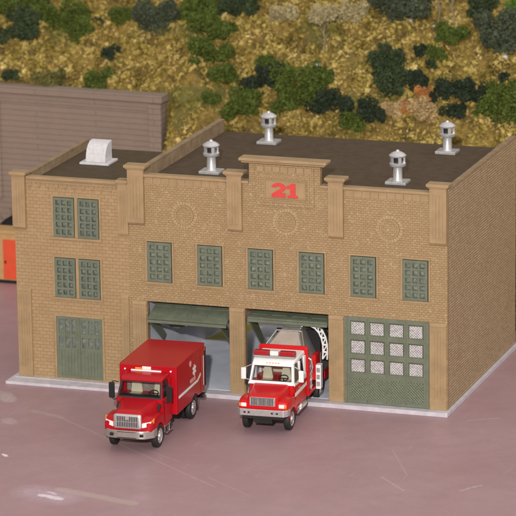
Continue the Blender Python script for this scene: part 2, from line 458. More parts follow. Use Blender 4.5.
mb.build('door_boards', 'green', dr, ORG, bevel=.01)
MB().box(-2.46, -2.38, -.06, -.013, .1, 3.15).build('door_astragal', 'green', dr, ORG, bevel=.01)
part(frame(MB(), WD[0]-.11, WD[1]+.11, WD[2]-.3, WD[3]+.11, .106, -.035, -.003), 'door_trim', 'tan', bevel=.008)

# closed garage door, bay three
gx0, gx1 = BX[2]+.004, BX[2]+BW-.004
cols = [(11.42, 12.17), (12.38, 13.12), (13.34, 14.08), (14.30, 15.04)]
rows = [(3.36, 4.05), (2.43, 3.12), (1.50, 2.19)]
x_, z_, f_ = panes_grid(gx0, gx1, .004, DZ-.004, cols, rows)
gd = part(grid_wall(MB(), x_, z_, f_, .0, .16), 'garage_door', 'green', bevel=.02)
mb = MB()
for a, b in cols:   # bevelled surrounds that slope back to each pane
    for c, d in rows:
        i = .10
        vs = [(a, .01, c), (b, .01, c), (b, .01, d), (a, .01, d), (a+i*.5, .055, c+i*.5), (b-i*.5, .055, c+i*.5), (b-i*.5, .055, d-i*.6), (a+i*.5, .055, d-i*.6)]
        mb.add(vs, [(0, 4, 5, 1), (1, 5, 6, 2), (2, 6, 7, 3), (3, 7, 4, 0)])
mb.build('pane_surround', 'green_dark', gd, ORG)
for a, b in cols:
    for c, d in rows: MB().box(a+.02, b-.02, .06, .13, c+.02, d-.02).build('pane', 'mesh_glass', gd, ORG)
mb = MB()
for a, b in cols: mb.box(a-.02, b+.02, -.02, -.003, .25, 1.24)
mb.build('lattice_panel', 'green_lattice', gd, ORG, bevel=.01)
mb = MB()
for x in (12.285, 13.23, 14.19): mb.box(x-.018, x+.018, -.03, -.003, .08, 4.2)
mb.box(gx0, gx0+.14, -.05, -.003, 0.01, DZ-.01); mb.box(gx1-.14, gx1, -.05, -.003, 0.01, DZ-.01)
mb.box(gx0+.143, gx1-.143, -.03, -.003, .03, .16)
mb.build('door_rail', 'green', gd, ORG, bevel=.008)

# open overhead doors, bays one and two
def open_door(bx, ya, za, yb, zb, arm, reach=.9):
    """tilted leaf from its inner top edge (ya,za) to its outer bottom edge (yb,zb)"""
    x0, x1 = bx+.12, bx+BW-.06
    d = Vector((0, yb-ya, zb-za)); L = d.length; d.normalize(); nrm = Vector((0, d.z, -d.y))
    if nrm.z < 0: nrm = -nrm
    def P(x, s, h): return Vector((x, ya, za))+d*s+nrm*h
    def slab(mb, xa, xb, s0, s1, h0, h1):
        vs = [P(x, s_, h) for h in (h0, h1) for s_ in (s0, s1) for x in (xa, xb)]
        mb.add(vs, [(0, 2, 3, 1), (4, 5, 7, 6), (0, 1, 5, 4), (2, 6, 7, 3), (0, 4, 6, 2), (1, 3, 7, 5)])
    mb = MB(); slab(mb, x0, x1, 0, L, -.1, 0)
    g = part(mb, 'overhead_door', 'green', bevel=.015)
    mb = MB(); n = 4; st = (x1-x0)/n
    for i in range(n):
        slab(mb, x0+i*st+.12, x0+(i+1)*st-.12, L*.12, L*.42, .003, .035)
        slab(mb, x0+i*st+.12, x0+(i+1)*st-.12, L*.52, L*.84, .003, .035)
    mb.build('door_panel', 'green', g, ORG, bevel=.015)
    mb = MB(); mb.box(x0, x1, yb-.03, yb+.07, zb-.24, zb-.10)
    mb.build('door_lip', 'green', g, ORG, bevel=.02)
    for s_ in (x0, x1-.45):
        mb = MB(); mb.prism([(yb+.02, zb-.12), (yb+reach, zb-.12), (yb+2.3, zb-arm), (yb+2.0, zb-arm-.25), (yb+.15, zb-.26)], 'x', s_, s_+.08)
        mb.build('door_arm', 'green', g, ORG, bevel=.01)
    return g
g1 = open_door(BX[0], 1.35, 4.12, -.30, 3.52, 1.35, .8)
MB().prism([(1.6, 3.38), (1.6, 3.0), (1.8, 2.7), (2.2, 2.62), (2.6, 2.75), (2.8, 3.05), (2.8, 3.38)], 'y', 1.3, 1.42).build('door_gear', 'green_dark', g1, ORG, bevel=.02)
MB().lathe((2.72, 1.15, 2.95), (0, 0, 1), [(.03, -.13), (.10, -.09), (.13, 0), (.10, .09), (.03, .13)]).build('door_weight', 'white', g1, ORG, smooth=True)
g2 = open_door(BX[1], 2.3, 4.19, -.02, 3.86, 1.7, .9)

# base slab
mb = MB()
mb.prism([(XL-.3, -.46), (XR+.13, -.46), (XR+.13, YB+.12), (XL-.3, YB+.12)], 'z', G, -.004)
part(mb, 'base_slab', 'slab', bevel=.02)
mb = MB()
mb.loft([[Vector(p) for p in ((-6.02, -.92, G), (XL-.303, -.84, G), (XL-.303, YW+.1, G), (-6.02, YW+.1, G))],
         [Vector(p) for p in ((-6.02, -.92, -.08), (XL-.303, -.84, -.08), (XL-.303, YW+.1, -.08), (-6.02, YW+.1, -.08))],
         [Vector(p) for p in ((-5.80, -.28, -.045), (XL-.303, -.26, -.045), (XL-.303, YW, -.045), (-5.80, YW, -.045))]])
mb.box(-5.78, XL-.303, -.26, YW, -.044, -.003)
part(mb, 'wing_slab', 'slab', bevel=.015)

# roof ventilators and the scoop
def vent(x, y, z):
    v = part(MB().box(x-.52, x+.52, y-.46, y+.46, z+.002, z+.15), 'roof_vent', 'silver', bevel=.03)
    MB().lathe((x, y, z), (0, 0, 1), [(.27, .14), (.23, .2), (.22, .8), (.30, .86), (.30, .88)], 28).build('vent_pipe', 'silver', v, ORG, smooth=True)
    mb = MB().lathe((x, y, z), (0, 0, 1), [(.24, .84), (.38, .86), (.40, .90), (.40, 1.0), (.36, 1.03)], 28)
    for k in range(5):
        a = rad(72*k+15); b = rad(24)
        mb.prism([(x+r*math.cos(t_), y+r*math.sin(t_)) for r, t_ in ((.28, a-b/2), (.37, a-b/2), (.37, a+b/2), (.28, a+b/2))], 'z', z+.95, z+1.33)
    mb.build('vent_cage', 'silver', v, ORG, smooth=True)
    MB().lathe((x, y, z), (0, 0, 1), [(.18, 1.0), (.18, 1.33)], 20).build('vent_shade_core', 'hollow_shade', v, ORG, smooth=True)
    MB().lathe((x, y, z), (0, 0, 1), [(.36, 1.31), (.41, 1.33), (.42, 1.39), (.34, 1.47), (.2, 1.55), (.1, 1.58), (.08, 1.64), (.02, 1.66)], 28).build('vent_cap', 'silver', v, ORG, smooth=True)
for x, y in ((3.38, 3.3), (3.93, 10.4), (12.75, 3.55), (13.2, 10.6)): vent(x, y, RZ)
zr = 9.45
h = part(MB().box(-4.50, -2.95, 5.75, 7.1, zr+.002, zr+.11), 'roof_scoop', 'white_metal', bevel=.02)
pr = [(5.95, zr+.11), (6.0, zr+.45), (6.12, zr+.72), (6.32, zr+.93), (6.6, zr+1.05), (6.95, zr+1.08), (6.95, zr+.11)]
MB().prism(pr, 'x', -4.25, -3.20).build('scoop_hood', 'white_metal', h, ORG, bevel=.03)
# ------------------------------------------------------------------ trucks (front towards -y, z = 0 on the ground)
def rr(hw, z0, z1, y, r, n=4, cx=0., top=None, squash=1.):
    """rounded rectangle ring in the x-z plane; top: half width at the top"""
    tw = hw if top is None else top
    pts = []
    cs = [(hw-r, z0+r, -90, 0, hw), (tw-r, z1-r, 0, 90, tw), (-tw+r, z1-r, 90, 180, tw), (-hw+r, z0+r, 180, 270, hw)]
    for (x, z, a0, a1, _w) in cs:
        for i in range(n+1):
            a = rad(a0+(a1-a0)*i/n); pts.append(Vector((cx+x+r*math.cos(a), y, z+r*math.sin(a))))
    return pts

def wheel(parent, x, y, r, w, side, hub='satin', deep=.1, rimr=.62, dish=True, hubcol=None):
    """side +1: outer face towards +x"""
    t = bpy.data.objects
    tyre = MB().lathe((x, y, r), (side, 0, 0), [(r*.60, -w/2), (r*.88, -w/2), (r*.97, -w*.42), (r, -w*.3), (r, w*.3), (r*.97, w*.42), (r*.86, w/2), (r*.62, w*.5), (r*.60, w*.3)], 40)
    root = tyre.build('wheel', 'rubber', parent, smooth=True)
    rim = MB().lathe((x, y, r), (side, 0, 0), [(r*.61, w*.28), (r*.64, w*.52), (r*.60, w*.54), (r*.55, w*.44), (r*.42, w*.34), (r*.30, w*.36), (r*.24, w*.62), (r*.18, w*.68), (r*.02, w*.70)], 36)
    rim.build('rim', hub, root, smooth=True)
    mb = MB()
    for k in range(10):
        a = 2*PI*k/10; c = Vector((x, y+math.cos(a)*r*.34, r+math.sin(a)*r*.34))
        mb.cyl(c+Vector((side*w*.33, 0, 0)), c+Vector((side*w*.45, 0, 0)), .022, n=8)
    mb.build('wheel_nut', 'chrome', root)
    if hubcol: MB().lathe((x, y, r), (side, 0, 0), [(r*.5, w*.40), (r*.5, w*.425), (r*.4, w*.43)], 30, False).build('hub_ring', hubcol, root, smooth=True)
    return root

def arch_fender(mb, xa, xb, cy, cz, R, prof):
    """fender in side view: prof = outline from the rear bottom over the top to the front bottom; wheel arch cut out"""
    arc = [(cy-R*math.cos(rad(a)), cz+R*math.sin(rad(a))) for a in range(0, 181, 15)]
    mb.prism(prof+arc, 'x', xa, xb)

def seat(parent, x, y, z, m='cream', w=.5, h=.75):
    o = MB().box(x-w/2, x+w/2, y-.5, y, z, z+.16).build('seat', m, parent, bevel=.05)
    MB().loft([rr(w/2, z+.1, z+h, y-.05, .1, cx=x, top=w*.36), rr(w/2, z+.1, z+h, y+.08, .1, cx=x, top=w*.36)]).build('backrest', m, o, smooth=True)

def steering(parent, x, y, z):
    mb = MB(); c = Vector((x, y, z)); n = 20; ax = Vector((0, -.45, .9)).normalized(); a = Vector((1, 0, 0)); b = ax.cross(a)
    pts = [c+(a*math.cos(2*PI*i/n)+b*math.sin(2*PI*i/n))*.22 for i in range(n+1)]
    mb.tube(pts, .022, 6); mb.tube([pts[0], c, pts[10]], .02, 6); mb.tube([c, c-ax*.3], .03, 6)
    return mb.build('steering_wheel', 'black', parent, smooth=True)

# ---- truck one: red rescue truck with a box body, out on the apron
T1 = thing('rescue_truck', 'red box bodied rescue truck with silver grille parked out in front of the first bay', 'truck', (3.56, -4.0, G), rad(2.6))
def p1(mb, name, m, parent=T1, **k): return mb.build(name, m, parent, **k)
FA = -4.75
p1(MB().box(-.42, .42, -5.5, 1.35, .48, .8).box(-1.0, 1.0, FA-.08, FA+.08, .42, .56).box(-1.0, 1.0, -.08, .08, .42, .56), 'chassis', 'black')
# hood with integral fenders
mb = MB()
mb.loft([rr(.66, 1.0, 1.84, -5.90, .12, top=.60), rr(.72, .95, 1.92, -5.80, .16, top=.64), rr(.80, .9, 1.96, -5.45, .18, top=.66), rr(.90, .9, 2.0, -4.95, .2, top=.76),
         rr(1.0, .9, 2.06, -4.5, .2, top=.86), rr(1.06, .9, 2.11, -4.12, .2, top=.93)])
hood = p1(mb, 'hood', 'red', smooth=True, bevel=.01)
for s_ in (-1, 1):
    mb = MB(); R = .63; cz = .55
    ys = [(-5.93, 1.06, .0), (-5.9, 1.44, 0.), (-5.72, 1.60, 0), (-5.4, 1.66, 0), (FA, 1.66, 0), (-4.3, 1.56, 0), (-4.08, 1.40, 0), (-4.02, .80, 0), (FA+.56, .80, 0)]
    prof = [(y, z) for y, z, _ in ys][::-1]
    arc = [(FA-R*math.cos(rad(a)), cz+R*math.sin(rad(a))) for a in range(28, 165, 14)]
    outl = prof + arc
    n = len(outl)
    # loft from the inner hood side to the outer, narrower top edge rounded
    xin, xo = .50, 1.17
    def ringx(x, k): return [Vector((s_*x, y+(.16*k if y < -5.6 else 0), z-(.10*k if z > 1.25 else 0))) for y, z in outl]
    mb.loft([ringx(xin, 0), ringx(xo-.16, 0), ringx(xo-.05, .35), ringx(xo, 1.)])
    mb.build('fender', 'red', hood, smooth=True)
    # dark wheel well
    MB().box(s_*.52, s_*.60, FA-.6, FA+.6, .6, 1.3).build('wheel_well', 'black', hood)
# hood vents
for s_ in (-1, 1):
    mb = MB(); mb.prism([(-4.42, 1.66), (-4.14, 1.74), (-4.16, 1.90)], 'x', s_*.93, s_*1.06); mb.build('hood_vent', 'black', hood)
# grille
gr = p1(MB().loft([rr(.66, 1.16, 1.84, -5.86, .10), rr(.66, 1.16, 1.84, -5.97, .10), rr(.61, 1.20, 1.80, -6.0, .09)]), 'grille', 'satin', smooth=True, bevel=.01)
mb = MB().box(-.53, .53, -6.012, -5.99, 1.25, 1.75); mb.build('grille_mesh', 'black', gr)
mb = MB()
for i in range(13):
    x = -.504+i*.084; mb.box(x-.018, x+.018, -6.035, -6.013, 1.25, 1.75)
mb.box(-.5, .5, -6.03, -6.0135, 1.49, 1.51)
mb.build('grille_bar', 'satin', gr)
MB().prism([(-.1, 1.66), (0, 1.58), (.1, 1.66), (.1, 1.77), (-.1, 1.77)], 'y', -6.05, -6.036).build('badge', 'satin', gr)
# headlights
for s_ in (-1, 1):
    hl = p1(MB().add([(s_*.69, -5.975, 1.22), (s_*1.06, -5.87, 1.30), (s_*1.10, -5.83, 1.52), (s_*.69, -5.965, 1.44), (s_*.69, -5.8, 1.22), (s_*1.06, -5.7, 1.30), (s_*1.10, -5.65, 1.52), (s_*.69, -5.8, 1.44)],
                     [(0, 1, 2, 3), (4, 7, 6, 5), (0, 4, 5, 1), (1, 5, 6, 2), (2, 6, 7, 3), (3, 7, 4, 0)]), 'headlight', 'lens', bevel=.02)
    MB().add([(s_*1.065, -5.875, 1.32), (s_*1.185, -5.66, 1.40), (s_*1.185, -5.55, 1.62), (s_*1.105, -5.84, 1.54), (s_*1.065, -5.7, 1.32), (s_*1.12, -5.55, 1.40), (s_*1.12, -5.45, 1.62), (s_*1.09, -5.66, 1.54)],
             [(0, 1, 2, 3), (4, 7, 6, 5), (0, 4, 5, 1), (1, 5, 6, 2), (2, 6, 7, 3), (3, 7, 4, 0)]).build('turn_signal', 'amber', hl, bevel=.01)
# bumper
out = [(-1.25, -5.35), (-1.22, -5.75), (-.85, -6.08), (-.5, -6.14), (.5, -6.14), (.85, -6.08), (1.22, -5.75), (1.25, -5.35)]
inn = [(1.17, -5.35), (1.12, -5.7), (.8, -5.95), (.5, -6.0), (-.5, -6.0), (-.8, -5.95), (-1.12, -5.7), (-1.17, -5.35)]
bp = p1(MB().prism(out+inn, 'z', .72, 1.10), 'bumper', 'bumper', bevel=.04, seg=3)
for s_ in (-1, 1): MB().box(s_*.72-.09, s_*.72+.09, -6.17, -6.10, .84, .98).build('fog_lamp', 'black', bp, bevel=.02)
MB().box(-.42, .42, -6.16, -6.142, .80, 1.02).build('bumper_plate', 'bumper', bp, bevel=.01)
mb = MB(); mb.box(-.47, .47, -6.155, -6.141, .755, .785).box(-.47, .47, -6.155, -6.141, 1.035, 1.06); mb.build('bumper_groove', 'black', bp)
p1(MB().box(-1.0, 1.0, -5.6, -5.3, .58, .715), 'valance', 'black', bevel=.03)
# cab
mb = MB()
mb.loft([rr(1.10, .80, 2.10, -4.15, .08), rr(1.15, .80, 2.10, -3.95, .08), rr(1.16, .80, 2.10, -2.85, .08)])
cab = p1(mb, 'cab', 'red', smooth=True, bevel=.01)
rings = []
for y, hw, z in ((-3.86, .98, 2.86), (-3.80, 1.0, 2.90), (-3.6, 1.03, 2.99), (-3.3, 1.04, 3.02), (-2.85, 1.04, 3.03)):
    rings.append(rr(hw, 2.82, z, y, .03 if z < 2.9 else .07))
MB().loft(rings).build('cab_roof', 'red', cab, smooth=True)
mb = MB()
for s_ in (-1, 1):
    # a pillar, b pillar as slanted bars
    A0, A1 = Vector((s_*1.10, -4.12, 2.08)), Vector((s_*1.0, -3.80, 2.86))
    w = Vector((-s_*.09, 0, 0)); dpt = Vector((s_*.01, .16, 0))
    mb.loft([[A0, A0+w, A0+w+dpt, A0+dpt], [A1, A1+w, A1+w+dpt, A1+dpt]])
    mb.prism([(-3.05, 2.08), (-2.85, 2.08), (-2.85, 2.86), (-3.08, 2.86)], 'x', s_*.98, s_*1.13)
mb.box(-1.05, 1.05, -2.9, -2.85, 2.08, 2.86)
mb.build('cab_pillar', 'red', cab, bevel=.015)
def slanted(mb, x0b, x1b, x0t, x1t, yb, zb, yt, zt, th=.02):
    n_ = Vector((0, -(zt-zb), (yt-yb))).normalized()*th
    vs = [Vector((x0b, yb, zb)), Vector((x1b, yb, zb)), Vector((x1t, yt, zt)), Vector((x0t, yt, zt))]
    return mb.add(vs+[v-n_ for v in vs], [(0, 1, 2, 3), (7, 6, 5, 4), (0, 4, 5, 1), (1, 5, 6, 2), (2, 6, 7, 3), (3, 7, 4, 0)])
ws = slanted(MB(), -1.01, 1.01, -.93, .93, -4.10, 2.12, -3.815, 2.84).build('windshield', 'glass', cab)
mb = MB()
slanted(mb, -1.06, 1.06, -1.05, 1.05, -4.155, 2.10, -4.125, 2.17, .03); slanted(mb, -.985, .985, -.975, .975, -3.86, 2.79, -3.84, 2.86, .03)
slanted(mb, -1.06, -.99, -.985, -.915, -4.155, 2.10, -3.84, 2.86, .03); slanted(mb, .99, 1.06, .915, .985, -4.155, 2.10, -3.84, 2.86, .03)
mb.build('windshield_frame', 'black', ws)
for s_ in (-1, 1):
    mb = MB(); mb.add([(s_*1.13, -4.02, 2.12), (s_*1.13, -3.06, 2.12), (s_*1.05, -3.06, 2.82), (s_*1.02, -3.74, 2.82)], [(0, 1, 2, 3)])
    mb.build('side_window', 'glass_dark', cab)
    dd = MB().box(s_*1.163, s_*1.18, -3.95, -2.98, .95, 2.05).build('door', 'red', cab, bevel=.008)
    MB().box(s_*1.183, s_*1.21, -3.15, -3.02, 1.8, 1.85).build('handle', 'black', dd)
    st = MB().box(s_*.85, s_*1.22, -4.0, -3.2, .78, .82).box(s_*.85, s_*1.26, -4.0, -3.2, .45, .50).box(s_*1.0, s_*1.16, -3.98, -3.9, .5, .8).box(s_*1.0, s_*1.16, -3.3, -3.22, .5, .8)
    p1(st, 'step', 'chrome', bevel=.01)
    mr = p1(MB().loft([rr(.13, 1.98, 2.72, -4.02, .07, cx=s_*1.40), rr(.14, 1.96, 2.74, -3.93, .07, cx=s_*1.40)]), 'mirror', 'black', smooth=True, bevel=.01)
    MB().tube([(s_*1.40, -3.97, 2.70), (s_*1.32, -3.95, 2.80), (s_*1.08, -3.88, 2.74)], .025, 6).tube([(s_*1.40, -3.97, 2.0), (s_*1.30, -3.95, 1.9), (s_*1.12, -3.95, 1.98)], .025, 6).tube([(s_*1.40, -3.9, 2.0), (s_*1.40, -3.9, 2.7)], .02, 6).tube([(s_*1.40, -3.97, 2.0), (s_*1.40, -3.9, 2.0)], .02, 6).build('mirror_arm', 'black', mr)
seat(cab, -.45, -3.05, 1.95, w=.56, h=.82); seat(cab, .62, -3.05, 1.95, w=.48, h=.82)
MB().box(-1.0, 1.0, -4.02, -3.75, 2.1, 2.2).build('dashboard', 'black', cab, bevel=.03)
steering(cab, .55, -3.7, 2.25)
MB().box(-1.0, 1.0, -2.93, -2.905, 2.09, 2.85).build('cab_lining', 'inner_dark', cab)
# box body, side outline with the wheel arch and the stepped tail skirt
R = .66
outl = [(-2.80, 1.0), (-2.80, 3.30), (1.62, 3.32), (1.62, .98), (.72, .98), (.72, .62+.4)]
arch = [(0-R*math.cos(rad(180-a)), .55+R*math.sin(rad(a))) for a in range(28, 156, 12)]
bd = p1(MB().prism(outl[:5]+[( .60, .98)]+[(y, z) for y, z in arch if z > 1.0]+[(-.60, 1.0)], 'x', -1.40, 1.40), 'box_body', 'red', bevel=.035, seg=3)
p1(MB().box(-1.25, 1.25, -.75, .75, .9, 1.2), 'wheel_housing', 'black')
# door outlines on the body side, mouldings
for s_ in (-1, 1):
    mb = MB()
    mb.box(s_*1.403, s_*1.418, -2.68, 1.58, 3.24, 3.30)
    mb.box(s_*1.403, s_*1.418, -2.66, -2.60, 1.05, 3.22); mb.box(s_*1.403, s_*1.418, .93, .97, 1.05, 3.22)
    mb.build('body_moulding', 'red', bd, bevel=.006)
    # white stripe: level run, short rise, then a vertical tail piece
    mb = MB(); mb.box(s_*1.4035, s_*1.412, -2.60, .45, 1.70, 1.83)
    mb.prism([(.45, 1.70), (.92, 1.88), (.92, 2.02), (.45, 1.83)], 'x', s_*1.4035, s_*1.412)
    mb.box(s_*1.419, s_*1.426, 1.30, 1.40, 1.3, 2.75)
    mb.build('stripe', 'white', bd)
    mb = MB()
    for k in range(3):
        a = rad(60*k+90); c = (-.05, 2.42); d_ = Vector((math.cos(a), math.sin(a))); e = Vector((-d_.y, d_.x)); L_ = .27; W_ = .06
        mb.prism([(c[0]+d_.x*i_+e.x*j_, c[1]+d_.y*i_+e.y*j_) for i_, j_ in ((-L_, -W_), (L_, -W_), (L_, W_), (-L_, W_))], 'x', s_*1.404, s_*(1.411+.001*k))
    mb.build('rescue_star', 'white', bd)
    mb = MB(); mb.prism([(-.66+.15*math.cos(2*PI*i/12), 2.88+.15*math.sin(2*PI*i/12)) for i in range(12)], 'x', s_*1.4035, s_*1.411)
    em = mb.build('emblem', 'pink', bd)
    tx = bpy.data.curves.new('lettering', 'FONT'); tx.body = 'RESCUE'; tx.size = .25; tx.extrude = .003; tx.offset = .006
    to_ = bpy.data.objects.new('tmp', tx); COL.objects.link(to_)
    bpy.context.view_layer.update()
    me = bpy.data.meshes.new_from_object(to_.evaluated_get(bpy.context.evaluated_depsgraph_get()))
    bpy.data.objects.remove(to_); me.materials.clear(); me.materials.append(M['pink'])
    lo = bpy.data.objects.new('lettering', me); COL.objects.link(lo); lo.parent = bd
    lo.rotation_euler = (rad(90), 0, rad(90*s_)); lo.location = (s_*1.409, -.75 if s_ > 0 else .6, 1.93)
    mb = MB().box(s_*1.403, s_*1.44, 1.42, 1.58, 2.95, 3.12).build('marker_light', 'redlens', bd, bevel=.01)
    MB().lathe((s_*1.12, -2.725, 3.08), (0, -1, 0), [(.11, 0), (.11, .04), (.05, .08)], 18).build('marker_light', 'redlens', bd, smooth=True)
    MB().lathe((s_*1.12, -2.765, 3.08), (0, -1, 0), [(.05, .02), (.04, .06)], 12).build('marker_lens', 'lens', bd, smooth=True)
    MB().box(s_*1.30, s_*1.44, 1.625, 1.70, 1.2, 3.1).build('door_hinge', 'black', bd, bevel=.01)
lb = MB().box(-.82, .66, -2.86, -2.725, 3.00, 3.09).build('light_bar', 'white', bd, bevel=.02)
MB().box(-.62, -.30, -2.83, -2.73, 3.092, 3.19).build('bar_lens', 'amber', lb, bevel=.02)
MB().box(-.28, .16, -2.85, -2.73, 3.092, 3.25).build('bar_lens', 'lens', lb, bevel=.03)
MB().box(.18, .52, -2.83, -2.73, 3.092, 3.17).build('bar_lens', 'redlens', lb, bevel=.02)
p1(MB().box(-1.3, 1.3, 1.63, 1.95, .55, .75), 'rear_step', 'black', bevel=.02)
for s_ in (-1, 1):
    wheel(T1, s_*1.02, FA, .55, .30, s_, 'satin')
    wheel(T1, s_*1.18, 0, .55, .26, s_, 'satin'); wheel(T1, s_*.88, 0, .55, .26, s_, 'satin')
    p1(MB().box(s_*1.28, s_*1.32, .62, .66, .25, .9), 'mud_flap', 'black')

# ---- truck two: red tanker with a white cab nosing out of the second bay; y = 0 at the front axle
T2 = thing('fire_engine', 'red and white fire tanker with roof light bar nosing out of the second bay', 'truck', (8.78, -4.42, G), rad(3.4))
def p2(mb, name, m, parent=T2, **k): return mb.build(name, m, parent, **k)
p2(MB().box(-.42, .42, -.9, 6.6, .5, .8).box(-.95, .95, -.08, .08, .42, .56).box(-.95, .95, 5.0, 5.16, .42, .56), 'chassis', 'black')
mb = MB()
mb.loft([rr(.72, 1.1, 1.80, -1.02, .10, top=.66), rr(.80, 1.1, 1.88, -.95, .14, top=.72), rr(.86, .9, 1.92, -.6, .16, top=.78), rr(.92, .9, 1.97, 0, .18, top=.84), rr(.98, .9, 2.04, .60, .18, top=.92)])
hood2 = p2(mb, 'hood', 'red2', smooth=True, bevel=.01)
for s_ in (-1, 1):
    R = .60; mb = MB()
    prof = [(-1.0, 1.1), (-1.0, 1.42), (-.9, 1.58), (-.6, 1.66), (0, 1.66), (.45, 1.52), (.75, 1.15), (.85, .62)][::-1]
    arc = [(-R*math.cos(rad(a)), .5+R*math.sin(rad(a))) for a in range(24, 160, 14)]
    outl = prof+arc
    def ringx(x, k): return [Vector((s_*x, y+(.14*k if y < -.8 else 0), z-(.12*k if z > 1.2 else 0))) for y, z in outl]
    mb.loft([ringx(.5, 0), ringx(1.02, 0), ringx(1.15, .35), ringx(1.2, 1.)])
    mb.build('fender', 'red2', hood2, smooth=True)
    MB().box(s_*.52, s_*.60, -.6, .6, .6, 1.3).build('wheel_well', 'black', hood2)
    hl = MB().box(s_*.78, s_*1.04, -1.045, -.95, 1.30, 1.48).build('headlight', 'lens', hood2, bevel=.03)
    MB().box(s_*1.05, s_*1.14, -1.0, -.9, 1.30, 1.46).build('turn_signal', 'amber', hl, bevel=.02)
mb = MB().loft([rr(.62, 1.38, 1.80, -.95, .05), rr(.62, 1.38, 1.80, -1.06, .05)])
gr = p2(mb, 'grille', 'chrome', bevel=.015)
mb = MB().box(-.57, .57, -1.075, -1.062, 1.42, 1.76); mb.build('grille_mesh', 'black', gr)
mb = MB()
for i in range(16):
    x = -.54+i*.072; mb.box(x-.017, x+.017, -1.095, -1.076, 1.42, 1.76)
for x in (-.57, -.19, .19, .57): mb.box(x-.022, x+.022, -1.1, -1.076, 1.42, 1.76)
mb.build('grille_bar', 'satin', gr)
out = [(-1.27, -.72), (-1.22, -1.05), (-1.05, -1.2), (1.05, -1.2), (1.22, -1.05), (1.27, -.72)]
inn = [(1.2, -.72), (1.15, -.98), (1.0, -1.1), (-1.0, -1.1), (-1.15, -.98), (-1.2, -.72)]
bp = p2(MB().prism(out+inn, 'z', .92, 1.24), 'bumper', 'satin', bevel=.03, seg=3)
mb = MB()
for x in (-.82, -.62, .50, .74): mb.box(x-.05, x+.05, -1.22, -1.19, 1.05, 1.13)
mb.build('tow_slot', 'black', bp, bevel=.01)
p2(MB().box(-1.0, 1.0, -1.0, -.75, .72, .915), 'valance', 'black', bevel=.02)
# cab: red lower half, white upper half
mb = MB(); mb.loft([rr(1.02, .75, 1.96, .55, .06), rr(1.10, .75, 1.98, .75, .06), rr(1.12, .75, 2.0, 2.75, .06)])
cab2 = p2(mb, 'cab', 'red2', smooth=True, bevel=.01)
mb = MB()
rings = []
for y, hw, z in ((.88, .98, 2.90), (.94, 1.0, 2.96), (1.15, 1.03, 3.06), (1.6, 1.05, 3.10), (2.75, 1.05, 3.10)):
    rings.append(rr(hw, 2.84, z, y, .03 if z < 2.95 else .09))
mb.loft(rings)
rf2 = mb.build('cab_roof', 'white', cab2, smooth=True)
mb = MB()
for s_ in (-1, 1):
    A0, A1 = Vector((s_*1.09, .56, 1.98)), Vector((s_*1.0, .92, 2.88))
    w = Vector((-s_*.13, 0, 0)); dpt = Vector((s_*.01, .20, 0))
    mb.loft([[A0, A0+w, A0+w+dpt, A0+dpt], [A1, A1+w, A1+w+dpt, A1+dpt]])
    mb.prism([(1.55, 1.98), (1.75, 1.98), (1.75, 2.88), (1.58, 2.88)], 'x', s_*.99, s_*1.115)
    mb.prism([(2.45, 1.98), (2.75, 1.98), (2.75, 2.88), (2.45, 2.88)], 'x', s_*.99, s_*1.115)
    mb.prism([(.60, 1.92), (2.75, 1.78), (2.75, 2.04), (.60, 2.04)], 'x', s_*1.08, s_*1.135)
mb.box(-1.05, 1.05, 2.7, 2.75, 1.98, 2.88)
slanted(mb, -1.09, 1.09, -1.07, 1.07, .50, 1.98, .56, 2.14, .05); slanted(mb, -1.0, 1.0, -.99, .99, .83, 2.80, .87, 2.90, .05)
mb.build('cab_pillar', 'white', cab2, bevel=.02)
slanted(MB(), -1.0, 1.0, -.90, .90, .58, 2.10, .88, 2.84).build('windshield', 'glass', cab2)
for s_ in (-1, 1):
    MB().add([(s_*1.10, .74, 2.06), (s_*1.10, 1.56, 2.06), (s_*1.03, 1.56, 2.86), (s_*1.02, 1.02, 2.86)], [(0, 1, 2, 3)]).build('side_window', 'glass_dark', cab2)
    MB().add([(s_*1.10, 1.76, 2.06), (s_*1.10, 2.44, 2.06), (s_*1.03, 2.44, 2.86), (s_*1.03, 1.76, 2.86)], [(0, 1, 2, 3)]).build('side_window', 'glass_dark', cab2)
    dd = MB().box(s_*1.123, s_*1.14, .80, 1.62, .95, 1.76).build('door', 'red2', cab2, bevel=.008)
    MB().box(s_*1.143, s_*1.17, 1.42, 1.56, 1.66, 1.71).build('handle', 'chrome', dd)
    MB().box(s_*1.1405, s_*1.152, .62, 2.74, 1.42, 1.60).build('stripe', 'white', cab2)
    mr = p2(MB().box(s_*1.28, s_*1.52, .74, .84, 2.10, 2.66), 'mirror', 'white', bevel=.03)
    MB().box(s_*1.30, s_*1.50, .845, .855, 2.14, 2.62).build('mirror_glass', 'glass_dark', mr)
    MB().tube([(s_*1.40, .80, 2.64), (s_*1.05, .95, 2.78)], .025, 6).tube([(s_*1.40, .80, 2.12), (s_*1.1, .85, 2.06)], .025, 6).tube([(s_*1.40, .87, 2.12), (s_*1.40, .87, 2.64)], .02, 6).build('mirror_arm', 'chrome', mr)
    p2(MB().box(s_*.85, s_*1.18, .95, 2.4, .50, .60).box(s_*.85, s_*1.10, 1.0, 2.3, .62, .76), 'step', 'chrome', bevel=.02)
    MB().lathe((s_*.98, 1.75, .62), (0, 1, 0), [(.16, 0), (.2, .04), (.2, .9), (.16, .94)], 20).build('fuel_tank', 'chrome', T2, smooth=True)
for x in (-.28, -.14, 0, .14, .28): MB().box(x-.03, x+.03, .86, .92, 2.915, 2.945).build('cab_light', 'amber', rf2)
seat(cab2, -.42, 1.55, 1.85, w=.5, h=.72); seat(cab2, .48, 1.55, 1.85, w=.5, h=.72)
MB().box(-.98, .98, .62, .88, 1.97, 2.1).build('dashboard', 'inner_dark', cab2, bevel=.03)
steering(cab2, .48, .98, 2.2)
